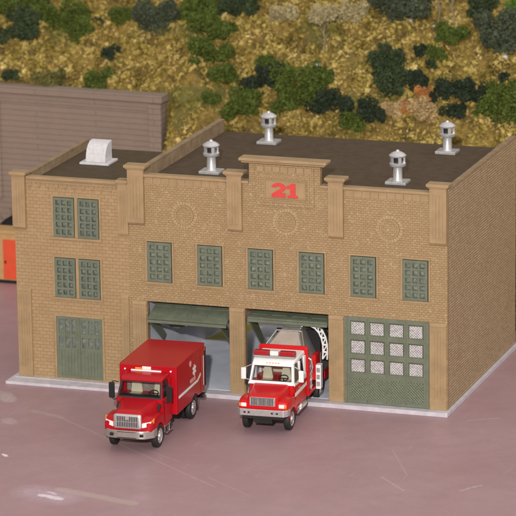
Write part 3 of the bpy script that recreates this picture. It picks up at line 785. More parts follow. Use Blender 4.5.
MB().box(-.98, .98, 2.64, 2.69, 1.99, 2.86).build('cab_lining', 'cream', cab2)
# light bar
lb = p2(MB().box(-1.0, 1.0, 1.12, 1.46, 3.12, 3.20).box(-.8, -.7, 1.2, 1.4, 3.05, 3.12).box(.7, .8, 1.2, 1.4, 3.05, 3.12), 'light_bar', 'satin', bevel=.02)
for a, b, m_ in ((-1.0, -.26, 'redlens'), (-.22, .20, 'lens'), (.24, 1.0, 'redlens')):
    MB().box(a, b, 1.13, 1.45, 3.203, 3.43).build('bar_lens', m_, lb, bevel=.05, seg=3)
# body: front bulkhead, side lockers, tank
p2(MB().loft([rr(1.20, 2.0, 3.28, 2.80, .12), rr(1.20, 2.0, 3.28, 2.90, .12)]), 'bulkhead', 'red2', bevel=.02, smooth=True)
bd2 = p2(MB().box(-1.02, 1.02, 2.92, 7.0, .78, 2.4).box(-1.2, 1.2, 2.92, 3.15, .8, 2.6).box(-1.2, 1.2, 4.25, 7.0, 1.22, 2.45).box(-1.2, 1.2, 6.0, 7.0, .8, 1.21).box(-1.2, 1.2, 3.152, 4.248, .78, .92), 'tank_body', 'red2', bevel=.02)
for s_ in (-1, 1):
    lk = MB().box(s_*1.03, s_*1.06, 3.17, 4.23, .94, 2.4).build('locker', 'chrome', bd2)
    mb = MB()
    for k in range(4): mb.box(s_*1.06, s_*1.14, 3.2, 3.9, 1.05+k*.34, 1.12+k*.34)
    mb.box(s_*1.06, s_*1.18, 3.55, 3.60, .95, 2.38)
    mb.build('locker_shelf', 'satin', lk, bevel=.01)
    MB().box(s_*1.205, s_*1.46, 4.2, 4.6, .80, 2.0).build('pump_panel', 'white', bd2, bevel=.03)
    mb = MB()
    for k in range(3): mb.box(s_*1.25, s_*1.42, 4.185, 4.199, .95+k*.34, 1.18+k*.34)
    mb.build('pump_gauge', 'satin', bd2, bevel=.01)
    MB().box(s_*1.205, s_*1.235, 5.1, 6.9, 1.3, 2.38).build('locker_door', 'satin', bd2, bevel=.02)
def tank_ring(y, hb, ht, z0, z1, r=.10):
    return rr(hb, z0, z1, y, r, top=ht)
tk = p2(MB().loft([tank_ring(3.05, 1.0, .92, 2.3, 3.12), tank_ring(3.9, 1.0, .60, 2.3, 3.66, .16), tank_ring(4.3, 1.0, .50, 2.3, 3.74, .16), tank_ring(7.0, 1.0, .50, 2.3, 3.74, .16)]), 'tank', 'tank', smooth=True)
MB().add([(-.78, 3.10, 3.185), (.78, 3.10, 3.185), (.46, 3.86, 3.68), (-.40, 3.86, 3.68)], [(0, 1, 2, 3)]).prism([(0, 0), (.01, 0), (0, .01)], 'x', -.01, .01, Matrix.Translation((0, 3.5, 3.2))).build('tank_cover', 'tankend', tk)
MB().tube([(-.95, 3.04, 3.16), (-.62, 3.9, 3.70), (.62, 3.9, 3.70), (.95, 3.04, 3.16)], .035, 8).build('tank_hoop', 'chrome', tk, smooth=True)
for y in (4.6, 5.6, 6.6): MB().box(-.49, .49, y-.05, y+.05, 3.74, 3.78).build('tank_band', 'chrome', tk, bevel=.01)
MB().lathe((0, 5.1, 3.73), (0, 0, 1), [(.24, 0), (.24, .12), (.18, .16), (.05, .18)], 20).build('filler_cap', 'satin', tk, smooth=True)
# rail ladder bent over the right shoulder of the tank
LP = [(.55, 3.88), (.85, 3.88), (1.12, 3.76), (1.34, 3.52), (1.48, 3.22), (1.55, 2.88), (1.56, 2.52), (1.54, 2.16)]
def LQ(k, o, y):
    a = Vector(LP[max(0, k-1)]); b = Vector(LP[min(len(LP)-1, k+1)]); d = (b-a).normalized(); n_ = Vector((-d.y, d.x))
    return Vector((LP[k][0]+n_.x*o, y, LP[k][1]+n_.y*o))
mb = MB()
for o_ in (-.11, .11): mb.tube([LQ(k, o_, 4.7) for k in range(len(LP))], .04, 8)
for k in range(len(LP)-1): mb.cyl(LQ(k, -.11, 4.7), LQ(k, .11, 4.7), .05, n=6)
for k in range(len(LP)-1): mb.cyl(LQ(k, .11, 4.7), LQ(k+1, -.11, 4.7), .034, n=6)
ld = p2(mb, 'ladder', 'white', smooth=True)
mb = MB(); mb.loft([[LQ(k, -.2, y) for k in range(len(LP))]+[LQ(k, .2, y) for k in range(len(LP)-1, -1, -1)] for y in (4.76, 4.9)]); mb.build('ladder_backing', 'black', ld)
p2(MB().box(-.9, 1.25, 4.95, 5.05, 2.46, 3.5), 'hose_rack', 'black')
p2(MB().tube([(1.0, 3.3, 2.62), (1.22, 3.3, 2.5), (1.28, 3.3, 2.1), (1.15, 3.3, 1.75)], .05, 8).tube([(.95, 3.25, 2.62), (.95, 3.25, 2.95), (.7, 3.25, 3.05)], .03, 8), 'pump_pipe', 'chrome', smooth=True)
for s_ in (-1, 1):
    wheel(T2, s_*1.0, 0, .54, .30, s_, 'satin', hubcol='red2')
    wheel(T2, s_*1.08, 5.1, .54, .30, s_, 'satin')
def H(x,y):
    if y<15.5: p=0.
    elif y<22.9: p=(y-15.5)*1.35
    else: p=9.99+(y-22.9)*.62
    b=.35*math.sin(x*.55+1.3)*math.cos(y*.4)+.22*math.sin(x*1.35+y*.9)+.12*math.sin(x*2.9-y*2.1+.7)
    p=max(0.,p+b*min(1,p/3.))
    if y<22.45:
        s=min(1,max(0,(x+6.6)/1.2)); s=s*s*(3-2*s); p*=s
    return p
# ------------------------------------------------------------------ ground
def seg_mask(t, xy, p0, p1, w, soft):
    """1 inside a band of half width w round the segment p0-p1"""
    sx, sy = xy; ax, ay = p0; bx, by = p1; dx, dy = bx-ax, by-ay; L2 = dx*dx+dy*dy+1e-6
    px = math_n(t, 'SUBTRACT', sx, ax); py = math_n(t, 'SUBTRACT', sy, ay)
    h = math_n(t, 'DIVIDE', math_n(t, 'ADD', math_n(t, 'MULTIPLY', px, dx), math_n(t, 'MULTIPLY', py, dy)), L2, clamp=True)
    qx = math_n(t, 'SUBTRACT', px, math_n(t, 'MULTIPLY', h, dx)); qy = math_n(t, 'SUBTRACT', py, math_n(t, 'MULTIPLY', h, dy))
    d = math_n(t, 'SQRT', math_n(t, 'ADD', math_n(t, 'MULTIPLY', qx, qx), math_n(t, 'MULTIPLY', qy, qy)))
    n = t.nodes.new('ShaderNodeMapRange'); n.inputs['From Min'].default_value = w+soft; n.inputs['From Max'].default_value = w
    t.links.new(d, n.inputs['Value']); return n.outputs[0]

m, t, b = base_mat('mauve_painted_board', .42, spec=.4)
co = t.nodes.new('ShaderNodeTexCoord').outputs['Object']
sp = t.nodes.new('ShaderNodeSeparateXYZ'); t.links.new(co, sp.inputs[0])
# wobble so the marks have ragged edges
wn = t.nodes.new('ShaderNodeTexNoise'); wn.inputs['Scale'].default_value = 2.2; wn.inputs['Detail'].default_value = 6; t.links.new(co, wn.inputs['Vector'])
ws_ = t.nodes.new('ShaderNodeSeparateColor'); t.links.new(wn.outputs['Color'], ws_.inputs[0])
X = math_n(t, 'MULTIPLY_ADD', ws_.outputs[0], .35, math_n(t, 'SUBTRACT', sp.outputs[0], .175))
Y = math_n(t, 'MULTIPLY_ADD', ws_.outputs[1], .35, math_n(t, 'SUBTRACT', sp.outputs[1], .175))
xy = (X, Y); straight = (sp.outputs[0], sp.outputs[1])
n1 = ramp(t, noise_n(t, co, .16, 5., .6), .32, .68)
n2 = ramp(t, noise_n(t, co, .9, 6., .65), .3, .72)
c = mix(t, n1, (.365, .215, .230), (.42, .265, .295))
c = mix(t, math_n(t, 'MULTIPLY', n2, .5), c, (.29, .185, .20))
fine = ramp(t, noise_n(t, co, 14., 6., .75), .45, .75)
c = mix(t, math_n(t, 'MULTIPLY', fine, .36), c, (.50, .36, .36))
# faint scuffs: stretched noise in two directions
for rot, sc_, thr, k in ((.5, (5., .35, 1),  .62, .25), (-.9, (4., .3, 1), .65, .18), (1.4, (7., .5, 1), .68, .12)):
    mp = t.nodes.new('ShaderNodeMapping'); mp.inputs['Rotation'].default_value = (0, 0, rot); mp.inputs['Scale'].default_value = sc_
    t.links.new(co, mp.inputs[0]); f = ramp(t, noise_n(t, mp.outputs[0], 1.2, 7., .6), thr, thr+.08)
    g_ = ramp(t, noise_n(t, co, .35, 2.), .45, .6)
    c = mix(t, math_n(t, 'MULTIPLY', math_n(t, 'MULTIPLY', f, g_), k, clamp=True), c, (.56, .43, .46))
mask_break = ramp(t, noise_n(t, co, 5., 6., .75), .38, .55)
marks = [((2.9, -15.95), (6.7, -16.95), .2, .14, .85, (.46, .36, .32), straight),
         ((1.9, -16.6), (3.3, -17.1), .28, 1., .6, (.55, .42, .50), xy),
         ((2.35, -16.95), (3.4, -17.25), .10, .12, .95, (.85, .76, .84), xy),
         ((2.5, -16.5), (2.95, -16.7), .05, .1, .8, (.80, .7, .78), xy),
         ((-5.1, -3.0), (-4.8, -3.5), .28, .2, .65, (.52, .45, .42), xy),
         ((-5.7, -2.5), (-5.3, -2.6), .2, .2, .5, (.48, .40, .38), xy),
         ((-3.55, -6.6), (-3.3, -6.95), .22, .18, .55, (.50, .42, .42), xy),
         ((-1.6, -11.8), (-1.4, -12.0), .06, .06, 1., (.85, .78, .78), xy),
         ((-2.9, -4.9), (-1.3, -5.5), .06, .2, .35, (.5, .42, .40), xy),
         ((-1.33, -5.5), (2.2, -8.2), .015, .05, .55, (.5, .4, .4), straight),
         ((2.3, -8.3), (9.4, -13.7), .012, .04, .55, (.52, .42, .42), straight),
         ((4.0, -9.0), (6.6, -10.6), .01, .04, .4, (.5, .4, .4), straight),
         ((15.35, -6.1), (17.1, -9.6), .012, .04, .45, (.5, .4, .4), straight),
         ((16.1, -10.2), (17.6, -11.8), .015, .05, .6, (.55, .45, .46), straight),
         ((20.0, -11.1), (20.7, -10.1), .03, .06, .6, (.6, .5, .5), xy),
         ((17.4, -.6), (18.7, .2), .02, .06, .5, (.52, .42, .42), straight),
         ((9.9, -11.5), (12.4, -7.0), .012, .06, .28, (.45, .36, .36), straight),
         ((8.6, -12.4), (11.2, -14.4), .012, .05, .4, (.5, .4, .4), straight)]
for p0, p1, w, s_, k, col, cs in marks:
    mk = seg_mask(t, cs, p0, p1, w, s_)
    mk = math_n(t, 'MULTIPLY', mk, math_n(t, 'MULTIPLY_ADD', mask_break, .6, .4))
    c = mix(t, math_n(t, 'MULTIPLY', mk, k), c, col)
t.links.new(c, b.inputs['Base Color'])
t.links.new(math_n(t, 'MULTIPLY_ADD', n2, .16, .36), b.inputs['Roughness'])
bn = nn(t, 'ShaderNodeBump', Strength=.4, Distance=.03)
t.links.new(math_n(t, 'ADD', noise_n(t, co, 1.5, 3.), math_n(t, 'MULTIPLY', noise_n(t, co, 20., 4.), .15)), bn.inputs['Height']); t.links.new(bn.outputs[0], b.inputs['Normal'])
M['ground'] = m
MB().add([(-260, -260, G), (260, -260, G), (260, 260, G), (-260, 260, G)], [(0, 1, 2, 3)]).build('ground', 'ground', kind='structure')

# ------------------------------------------------------------------ hillside
def foliage_mat(name, cols, scale=2.2, fine=9., rough=.8, moss=None):
    m, t, b = base_mat(name, rough, spec=.15)
    co = t.nodes.new('ShaderNodeTexCoord').outputs['Object']
    cr = t.nodes.new('ShaderNodeValToRGB'); el = cr.color_ramp.elements
    for i, (p, c_) in enumerate(cols):
        e = el[i] if i < 2 else el.new(p); e.position = p; e.color = rgba(c_)
    f = math_n(t, 'MULTIPLY_ADD', noise_n(t, co, scale, 3.), .55, math_n(t, 'MULTIPLY', noise_n(t, co, fine, 2., .5), .45))
    t.links.new(ramp(t, f, .33, .67), cr.inputs[0])
    out = cr.outputs[0]
    if moss:
        k = ramp(t, noise_n(t, co, .33, 4., .6), .55, .64)
        out = mix(t, math_n(t, 'MULTIPLY', k, math_n(t, 'MULTIPLY_ADD', noise_n(t, co, 3., 2.), .8, .3), clamp=True), out, moss)
    t.links.new(out, b.inputs['Base Color'])
    return m
M['hill'] = foliage_mat('earth_and_foam', [(0., (.06, .045, .018)), (1., (.34, .22, .07)), (.35, (.15, .10, .03)), (.7, (.26, .17, .045))], .7, 4., moss=(.13, .13, .04))
M['chips'] = foliage_mat('ochre_foam', [(0., (.06, .05, .014)), (1., (.86, .69, .34)), (.24, (.22, .165, .035)), (.52, (.44, .325, .08)), (.80, (.62, .47, .17))], 1.1, 5., moss=(.20, .19, .045))
def fm(name, c, v=.45): return foliage_mat(name, [(0., tuple(x*(1-v) for x in c)), (1., tuple(x*(1+v) for x in c))], 2., 9.)
FOL = {'d': fm('dark_foliage', (.055, .075, .034)), 'b': fm('blackish_foliage', (.036, .050, .028)), 'g': fm('green_foliage', (.095, .125, .024)),
       's': fm('grey_green_foliage', (.080, .095, .055)), 'o': fm('olive_foliage', (.15, .14, .045)), 'y': fm('fresh_foliage', (.10, .22, .03)),
       'r': fm('orange_foliage', (.52, .22, .07), .3), 'p': fm('peach_foliage', (.50, .35, .17), .3), 'w': fm('straw_foliage', (.46, .38, .20), .3)}
M['bark'] = paint('pale_bark', (.30, .24, .15), .8, .3, 3.)
M['rock'] = paint('pale_stone', (.62, .58, .62), .7, .15, 6., .5, 12)

def Hd(x, y):
    h = H(x, y)
    if h <= 0: return h-.3
    n = noise.noise(Vector((x*.9, y*.9, 0)))*.55+noise.noise(Vector((x*2.2, y*2.2, 3)))*.32
    return h+n*min(1, h/1.5)
xs = [-45+i*.16 for i in range(int(85/.16)+1)]; ys = [15.0+j*.16 for j in range(int(30/.16)+1)]+[46, 49, 54, 62, 75]
# drop a sharp step behind the stone wall
vs = [(x, y, Hd(x, y)) for y in ys for x in xs]; nx = len(xs)
fs = [(j*nx+i, j*nx+i+1, (j+1)*nx+i+1, (j+1)*nx+i) for j in range(len(ys)-1) for i in range(nx-1)]
hill = MB().add(vs, fs)
me = bpy.data.meshes.new('hillside'); me.from_pydata(hill.v, [], hill.f); me.materials.append(M['hill'])
for p in me.polygons: p.use_smooth = True
ho = bpy.data.objects.new('hillside', me); COL.objects.link(ho); ho['kind'] = 'structure'

# loose ochre scatter on the slope: uncountable ground cover
R_ = random.Random(3)
def chip(vs, fs, c, s, R, n=None, up=None, flat=.6):
    a = Vector((R.gauss(0, 1), R.gauss(0, 1), R.gauss(0, 1))).normalized()
    b_ = a.orthogonal().normalized(); b_.rotate(Matrix.Rotation(R.uniform(0, 6.28), 3, a)); d = a.cross(b_)
    k = len(vs); w = s*R.uniform(.35, .75)
    vs += [c+b_*s, c+d*w+a*s*.2, c-b_*s*R.uniform(.6, 1), c-d*w+a*s*.15]
    fs.append((k, k+1, k+2, k+3))
vs = []; fs = []; cnt = 0
while cnt < 105000:
    x = R_.uniform(-24, 20); y = 15.6+(R_.random()**1.3)*17
    h = Hd(x, y)
    if h < .2: continue
    dens = noise.noise(Vector((x*.9, y*.9, 7)))
    if dens < -.35 and R_.random() < .6: continue
    cnt += 1
    chip(vs, fs, Vector((x, y, h+R_.uniform(-.02, .16)+max(0, dens)*.25*R_.random())), R_.choice((.05, .07, .11, .19))*R_.uniform(.7, 1.25), R_)
me = bpy.data.meshes.new('ground_cover'); me.from_pydata(vs, [], fs); me.materials.append(M['chips'])
go = bpy.data.objects.new('ground_cover', me); COL.objects.link(go); go['kind'] = 'stuff'; go['label'] = 'loose ochre yellow ground cover over the hillside'; go['category'] = 'ground cover'

def clump(name, key, x, y, r, label, cat, hz=None, tall=1., parent=None, lift=.55):
    R = random.Random(int(x*131+y*977)); z = H(x, y)
    lobes = [(Vector((R.uniform(-.85, .85)*r, R.uniform(-.6, .6)*r, R.uniform(-.4, .6)*r*tall)), r*R.uniform(.22, .55)) for _ in range(13)]
    vs = []; fs = []
    n = int(min(3400, 420+1500*r*r*2.2)); ls = .06+.04*r
    for _ in range(n):
        c, q = R.choice(lobes)
        d = Vector((R.gauss(0, 1), R.gauss(0, 1), R.gauss(0, 1))).normalized()*q*(R.random()**.35)*1.05
        chip(vs, fs, c+d+Vector((0, 0, r*lift)), ls*R.uniform(.6, 1.3), R)
    me = bpy.data.meshes.new(name); me.from_pydata(vs, [], fs); me.materials.append(FOL[key])
    o = bpy.data.objects.new(name, me); COL.objects.link(o)
    if parent: o.parent = parent; o.location = (0, 0, hz)
    else: o.location = (x, y, z); tag(o, label, cat)
    return o
SHRUBS = [
('d',-15.45,25.34,0.78,"big round dark green shrub near the top left corner of the slope"),
('d',-16.39,24.53,0.44,"small dark green shrub at the left edge of the slope, under the big dark one"),
('d',-15.71,28.12,0.39,"dark green shrub cut by the top edge, right of the top left corner"),
('g',-16.90,26.42,0.78,"mossy green shrub in the top left corner of the slope"),
('g',-14.27,26.74,0.61,"olive green shrub just right of the big round dark shrub"),
('g',-12.80,26.69,0.44,"upright mid green shrub at the top left, third from the corner"),
('g',-12.35,25.94,0.55,"low spreading green shrub on the slope above the stone wall"),
('d',-11.61,26.85,0.22,"tiny dark shrub beside the low spreading green shrub at top left"),
('b',-10.13,24.45,0.27,"small blackish green shrub, lower one of the pair above the stone wall"),
('b',-9.85,24.96,0.22,"tiny blackish green shrub, upper one of the pair above the stone wall"),
('d',-15.13,22.66,0.28,"dark green creeping shrub on top of the stone wall at its left end"),
('g',-10.24,22.81,0.44,"flat green shrub spilling over the top of the stone wall"),
('o',-12.88,22.64,0.49,"flat olive shrub on the middle of the stone wall top"),
('g',-10.42,27.15,0.33,"small green shrub under the top edge, left of the bluish green one"),
('s',-8.49,26.39,0.66,"large bluish dark green shrub above the right end of the stone wall"),
('s',-7.48,27.22,0.39,"small bluish green shrub up and right of the large bluish one"),
('g',-5.77,27.67,0.66,"green shrub at the top of the long green column of shrubs"),
('g',-4.54,26.00,0.66,"full green shrub second from the top in the green column"),
('g',-3.99,24.22,0.60,"green shrub in the middle of the green column left of centre"),
('g',-3.20,23.24,0.49,"green shrub low in the green column, above the brick parapet tip"),
('g',-3.26,22.07,0.32,"small green shrub just above the back tip of the firehouse parapet"),
('d',-3.61,27.73,0.72,"wide dark green shrub cut by the top edge, left of centre"),
('g',-1.62,22.27,0.59,"green shrub touching the roof line, left of the rear vent"),
('b',-1.37,22.89,0.49,"blackish shrub up and left of the left rear roof vent"),
('b',-0.20,23.15,0.59,"blackish ragged shrub directly above the left rear roof vent"),
('g',-1.09,24.31,0.32,"small green shrub above the blackish ragged one over the left rear vent"),
('g',1.54,22.84,0.80,"largest bright green shrub, right of the left rear roof vent"),
('g',1.06,22.22,0.48,"green shrub resting on the roof line right of the left rear vent"),
('g',2.46,23.85,0.32,"small olive green shrub above and right of the largest bright green shrub"),
('b',3.02,22.43,0.59,"blackish shrub right of the largest bright green shrub"),
('b',5.01,21.80,0.58,"blackish shrub on the roof line in the middle of the slope foot"),
('b',5.91,21.76,0.42,"small blackish shrub left of the peach coloured bush row"),
('g',4.94,21.47,0.37,"low green shrub half hidden by the roof edge, mid roof"),
('d',5.83,24.43,0.75,"tall dark grey green shrub right of centre on the slope"),
('d',6.60,23.16,0.64,"dark grey green shrub just below the tall one right of centre"),
('b',7.84,23.27,0.48,"blackish shrub above the peach and orange bushes"),
('b',9.16,22.71,0.48,"blackish shrub right of the orange topped bush"),
('b',10.03,22.97,0.58,"broad blackish shrub above the right rear roof vent"),
('b',11.01,23.36,0.42,"blackish shrub right of the broad one above the right rear vent"),
('b',11.62,23.94,0.32,"small round blackish shrub near the right edge above the green pair"),
('b',10.22,22.30,0.42,"blackish shrub behind the top of the right rear roof vent"),
('b',12.33,24.54,0.27,"tiny blackish shrub by the right edge of the slope"),
('b',7.63,25.14,0.27,"tiny blackish shrub, upper of the loose pair right of centre"),
('b',8.25,24.71,0.21,"tiny blackish shrub, lower of the loose pair right of centre"),
('g',8.38,25.24,0.32,"small green shrub beside the loose pair of tiny blackish ones"),
('g',8.81,26.64,0.48,"low green shrub alone on the bare upper right slope"),
('s',6.06,27.99,0.81,"wide grey green shrub under the top edge, right of centre"),
('s',4.74,28.44,0.60,"grey green shrub under the top edge, left of the wide one"),
('d',10.38,28.23,0.70,"dark green shrub under the top edge near the right corner"),
('s',11.47,26.90,0.70,"tall grey green shrub near the right edge of the slope"),
('s',11.52,26.31,0.48,"grey green shrub at the foot of the tall one near the right edge"),
('y',11.59,29.13,0.38,"bright fresh green shrub in the top right corner"),
('r',8.55,22.75,0.37,"round orange bush standing above the peach ones"),
('p',8.57,22.27,0.58,"pale peach bush left of the right rear roof vent"),
('r',7.68,22.31,0.37,"small orange bush between two pale peach bushes"),
('p',6.92,22.25,0.48,"pale peach bush at the left end of the autumn row"),
('g',12.70,23.20,0.47,"green shrub at the right edge, upper of the green pair"),
('g',12.82,22.57,0.58,"green shrub at the right edge, lower of the green pair"),
('g',11.58,22.89,0.26,"small green shrub on the roof line left of the green pair"),
('w',-0.99,27.68,0.60,"pale straw coloured bush left of the straw topped tree"),
('w',2.75,28.20,0.60,"pale straw coloured bush right of the straw topped tree"),
]
for k, x, y, r, lab in SHRUBS:
    clump('bush' if k in 'rpw' else 'shrub', k, x, y, r*(1.3 if k in 'rpw' else 1.75 if k in 'gs' else 1.5), lab, 'bush' if k in 'rpw' else 'shrub')
# straw topped tree and two bare trunks
def bare_trunk(x, y, h, parent, seed, w=.05):
    R = random.Random(seed); mb = MB(); b0 = Vector((0, 0, -.2)); pts = [b0]; rr_ = [w]
    for i in range(6):
        pts.append(pts[-1]+Vector((R.uniform(-.07, .07), R.uniform(-.05, .05), h/6))); rr_.append(w*(1-.12*i))
    for i in range(6): mb.cyl(pts[i], pts[i+1], rr_[i], rr_[i+1], 8)
    for i in range(2, 6):
        for s_ in (-1, 1):
            q = pts[i]+Vector((s_*R.uniform(.2, .45), R.uniform(-.2, .2), R.uniform(.35, .6))); mb.cyl(pts[i], q, rr_[i]*.55, .012, 6)
    return mb.build('trunk', 'bark', parent, smooth=True)
tr = thing('straw_tree', 'slender tree with pale straw coloured crown on the slope', 'tree', (1.9, 25.6, H(1.9, 25.6)))
bare_trunk(0, 0, 2.0, tr, 5); clump('crown', 'w', 1.9, 25.61, .72, '', '', hz=1.7, parent=tr)
t2_ = thing('bare_tree', 'bare pale tree near the top edge, the right one of two', 'tree', (8.45, 28.52, H(8.45, 28.52))); bare_trunk(0, 0, 1.7, t2_, 8)
t3_ = thing('bare_tree', 'bare pale tree near the top edge, the left one of two', 'tree', (7.55, 28.6, H(7.55, 28.6))); bare_trunk(0, 0, 1.6, t3_, 11, .04)
for x, y, r, lab in ((1.78, 25.1, .16, 'pale lilac rock at the foot of the straw topped tree'), (7.91, 27.0, .11, 'small white rock left of the lone green shrub on the upper right slope'),
                     (7.60, 27.5, .08, 'tiny white rock just above the other small white rock on the slope'), (12.02, 25.8, .16, 'whitish rock under the grey green shrubs near the right edge'),
                     (6.34, 27.4, .13, 'white rock below the wide grey green shrub near the top')):
    bm = bmesh.new(); bmesh.ops.create_icosphere(bm, subdivisions=2, radius=r)
    for v in bm.verts: v.co *= 1+.35*noise.noise(v.co*7+Vector((x, y, 0))); v.co.z *= .75
    me = bpy.data.meshes.new('rock'); bm.to_mesh(me); bm.free(); me.materials.append(M['rock'])
    o = bpy.data.objects.new('rock', me); COL.objects.link(o); o.location = (x, y, Hd(x, y)+r*.5+.1); tag(o, lab, 'rock')

# ------------------------------------------------------------------ stone retaining wall with a tunnel mouth
m, t, b = base_mat('weathered_sandstone', .85, spec=.2)
co, uv = facing_uv(t)
br = nn(t, 'ShaderNodeTexBrick', Scale=1.)
br.inputs['Color1'].default_value = (.265, .195, .155, 1); br.inputs['Color2'].default_value = (.25, .185, .145, 1); br.inputs['Mortar'].default_value = (.205, .15, .12, 1)
br.inputs['Brick Width'].default_value = 7.; br.inputs['Row Height'].default_value = .31; br.inputs['Mortar Size'].default_value = .025; br.inputs['Mortar Smooth'].default_value = 1.
wob = t.nodes.new('ShaderNodeTexNoise'); wob.inputs['Scale'].default_value = 1.6; t.links.new(co, wob.inputs['Vector'])
vm = t.nodes.new('ShaderNodeVectorMath'); vm.operation = 'MULTIPLY_ADD'; t.links.new(wob.outputs['Color'], vm.inputs[0]); vm.inputs[1].default_value = (.3, .06, 0); t.links.new(uv, vm.inputs[2])
t.links.new(vm.outputs[0], br.inputs['Vector'])
f = ramp(t, noise_n(t, co, 2.5, 7., .7), .3, .7)
f2 = ramp(t, noise_n(t, co, .8, 6., .7), .35, .65)
c = mix(t, math_n(t, 'MULTIPLY', math_n(t, 'MULTIPLY_ADD', f, .5, math_n(t, 'MULTIPLY', f2, .4)), .9), br.outputs['Color'], (.30, .225, .18))
t.links.new(c, b.inputs['Base Color'])
bn = nn(t, 'ShaderNodeBump', Strength=.55, Distance=.08)
t.links.new(math_n(t, 'SUBTRACT', math_n(t, 'MULTIPLY', noise_n(t, co, 5., 6.), .6), br.outputs['Fac']), bn.inputs['Height']); t.links.new(bn.outputs[0], b.inputs['Normal'])
M['stone'] = m
SW = thing('stone_wall', 'weathered pinkish brown stone retaining wall behind the left wing', 'wall', (-13.12, 21.6, G), rad(-3.0))
def arc_pts(cx, cz, r, a0, a1, n): return [(cx+r*math.cos(rad(a0+(a1-a0)*i/n)), cz+r*math.sin(rad(a0+(a1-a0)*i/n))) for i in range(n+1)]
# local x from -12 to 7.2; an arched mouth whose left shoulder shows beside the firehouse
AC = (-.45, .02, 3.0)
arch = arc_pts(AC[0], AC[1], AC[2], 180, 0, 20)
polyL = [(-12, 0), (AC[0]-AC[2], 0)]+arch+[(AC[0]+AC[2], 0), (7.22, 0), (7.22, 9.55), (-12, 9.55)]
mb = MB(); mb.prism(polyL, 'y', 0, .8); mb.build('masonry', 'stone', SW)
MB().box(-12, 7.35, -.14, .86, 9.56, 9.98).build('coping', 'stone', SW, bevel=.05)
MB().box(-12, 7.22, -.07, -.003, 9.12, 9.30).build('string_course', 'stone', SW, bevel=.03)
MB().box(6.55, 7.30, -.16, -.003, 0, 9.5).build('buttress', 'stone', SW, bevel=.04)
MB().box(-2.75, -2.35, -.12, -.003, 3.6, 9.1).build('buttress', 'stone', SW, bevel=.04)
mb = MB()
for i in range(14):
    a0 = 180-i*180/14-.6; a1 = 180-(i+1)*180/14+.6
    mb.prism([(AC[0]+r*math.cos(rad(a)), AC[1]+r*math.sin(rad(a))) for r, a in ((3.0, a0), (3.5, a0), (3.5, a1), (3.0, a1))], 'y', -.10, -.004)
mb.build('arch_ring', 'stone', SW, bevel=.03)
# shallow recess inside the wall, coloured near black as the tunnel's shade
mb = MB(); mb.loft([[Vector((x, y, z)) for x, z in [(AC[0]-AC[2]-.02, 0)]+arc_pts(AC[0], AC[1], AC[2]+.02, 180, 0, 20)+[(AC[0]+AC[2]+.02, 0)]] for y in (.1, .45)], True)
me_o = mb.build('tunnel_shade_recess', 'hollow_shade', SW)
bm = bmesh.new(); bm.from_mesh(me_o.data)
dl = [f for f in bm.faces if all(abs(v.co.y-.1) < .01 for v in f.verts)]
bmesh.ops.delete(bm, geom=dl, context='FACES'); bm.to_mesh(me_o.data); bm.free()

# ------------------------------------------------------------------ red and tan shed beside the back of the firehouse
M['shed_tan'] = paint('shed_tan', (.50, .31, .13), .6, .1, 2., .2, 20)
M['shed_red'] = paint('shed_red', (.72, .085, .03), .5, .06, 2.)
SH = thing('shed', 'low tan shed with an orange red door behind the left corner of the firehouse', 'shed', (-13.3, 17.9, G))
MB().box(-3.2, 2.8, -.5, .5, .15, 2.75).build('wall', 'shed_tan', SH, bevel=.02)
MB().box(-3.3, 2.9, -.6, .6, 2.753, 2.93).build('roof', 'shed_tan', SH, bevel=.02)
MB().box(-3.3, 2.9, -.58, .58, 0, .148).build('plinth', 'black', SH)
d_ = MB().box(-.42, .75, -.55, -.503, .22, 2.42).build('door', 'shed_red', SH, bevel=.01)
MB().box(-.32, -.24, -.60, -.553, 1.1, 1.25).build('handle', 'black', d_)
MB().box(-2.6, -1.3, -.55, -.503, .22, 2.42).build('door', 'shed_red', SH, bevel=.01)
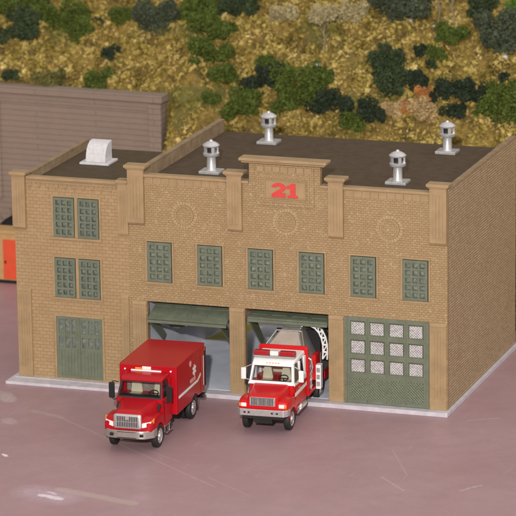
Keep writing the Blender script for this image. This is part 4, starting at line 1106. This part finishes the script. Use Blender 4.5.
# ------------------------------------------------------------------ camera, light, world
cam = bpy.data.cameras.new('camera'); co_ = bpy.data.objects.new('camera', cam); COL.objects.link(co_); S.camera = co_
R3 = Matrix(((.94653475, -.06700086, .31556751), (.32234076, .23577475, -.91679153), (-.01297702, .96949531, .2447661)))
co_.matrix_world = Matrix.Translation((62.62605, -162.0554, 50.07189)) @ R3.to_4x4()
cam.sensor_width = 36; cam.sensor_fit = 'HORIZONTAL'; cam.lens = 3704.34/516*36
cam.clip_start = 1; cam.clip_end = 2000
cam.dof.use_dof = True; cam.dof.focus_distance = 176.; cam.dof.aperture_fstop = .33

# flash of the camera, a little left of and above the lens
fl = bpy.data.lights.new('flash', 'AREA'); fl.shape = 'RECTANGLE'; fl.size = 3.; fl.size_y = 2.
fl.energy = 2.45e5; fl.color = (1., .97, .93)
fo = bpy.data.objects.new('flash', fl); COL.objects.link(fo)
fpos = Vector((62.63, -162.06, 50.07))+Vector((.9465, .3223, -.013))*-7+Vector((-.067, .2358, .9695))*12
fo.location = fpos; fo.rotation_euler = (Vector((6, 0, 5))-fpos).to_track_quat('-Z', 'Y').to_euler()

w = bpy.data.worlds.new('World'); S.world = w; w.use_nodes = True; t = w.node_tree
bg = t.nodes['Background']
g = t.nodes.new('ShaderNodeTexCoord'); sp = t.nodes.new('ShaderNodeSeparateXYZ'); t.links.new(g.outputs['Generated'], sp.inputs[0])
cr = t.nodes.new('ShaderNodeValToRGB'); e = cr.color_ramp.elements
e[0].position = 0.; e[0].color = (.34, .31, .30, 1); e[1].position = 1.; e[1].color = (1.05, 1.0, .95, 1)
x = e.new(.5); x.color = (.58, .55, .53, 1); x = e.new(.62); x.color = (.74, .71, .68, 1)
t.links.new(ramp(t, sp.outputs[2], -1, 1), cr.inputs[0])
t.links.new(cr.outputs[0], bg.inputs[0])
# ambient light raised towards the right, added to brighten the side wall
t.links.new(math_n(t, 'MULTIPLY_ADD', sp.outputs[0], .34, .78), bg.inputs[1])

S.view_settings.view_transform = 'Standard'; S.view_settings.look = 'None'; S.view_settings.exposure = 0; S.view_settings.gamma = 1
S.cycles.use_denoising = True
S.cycles.max_bounces = 6; S.cycles.diffuse_bounces = 3; S.cycles.transparent_max_bounces = 12
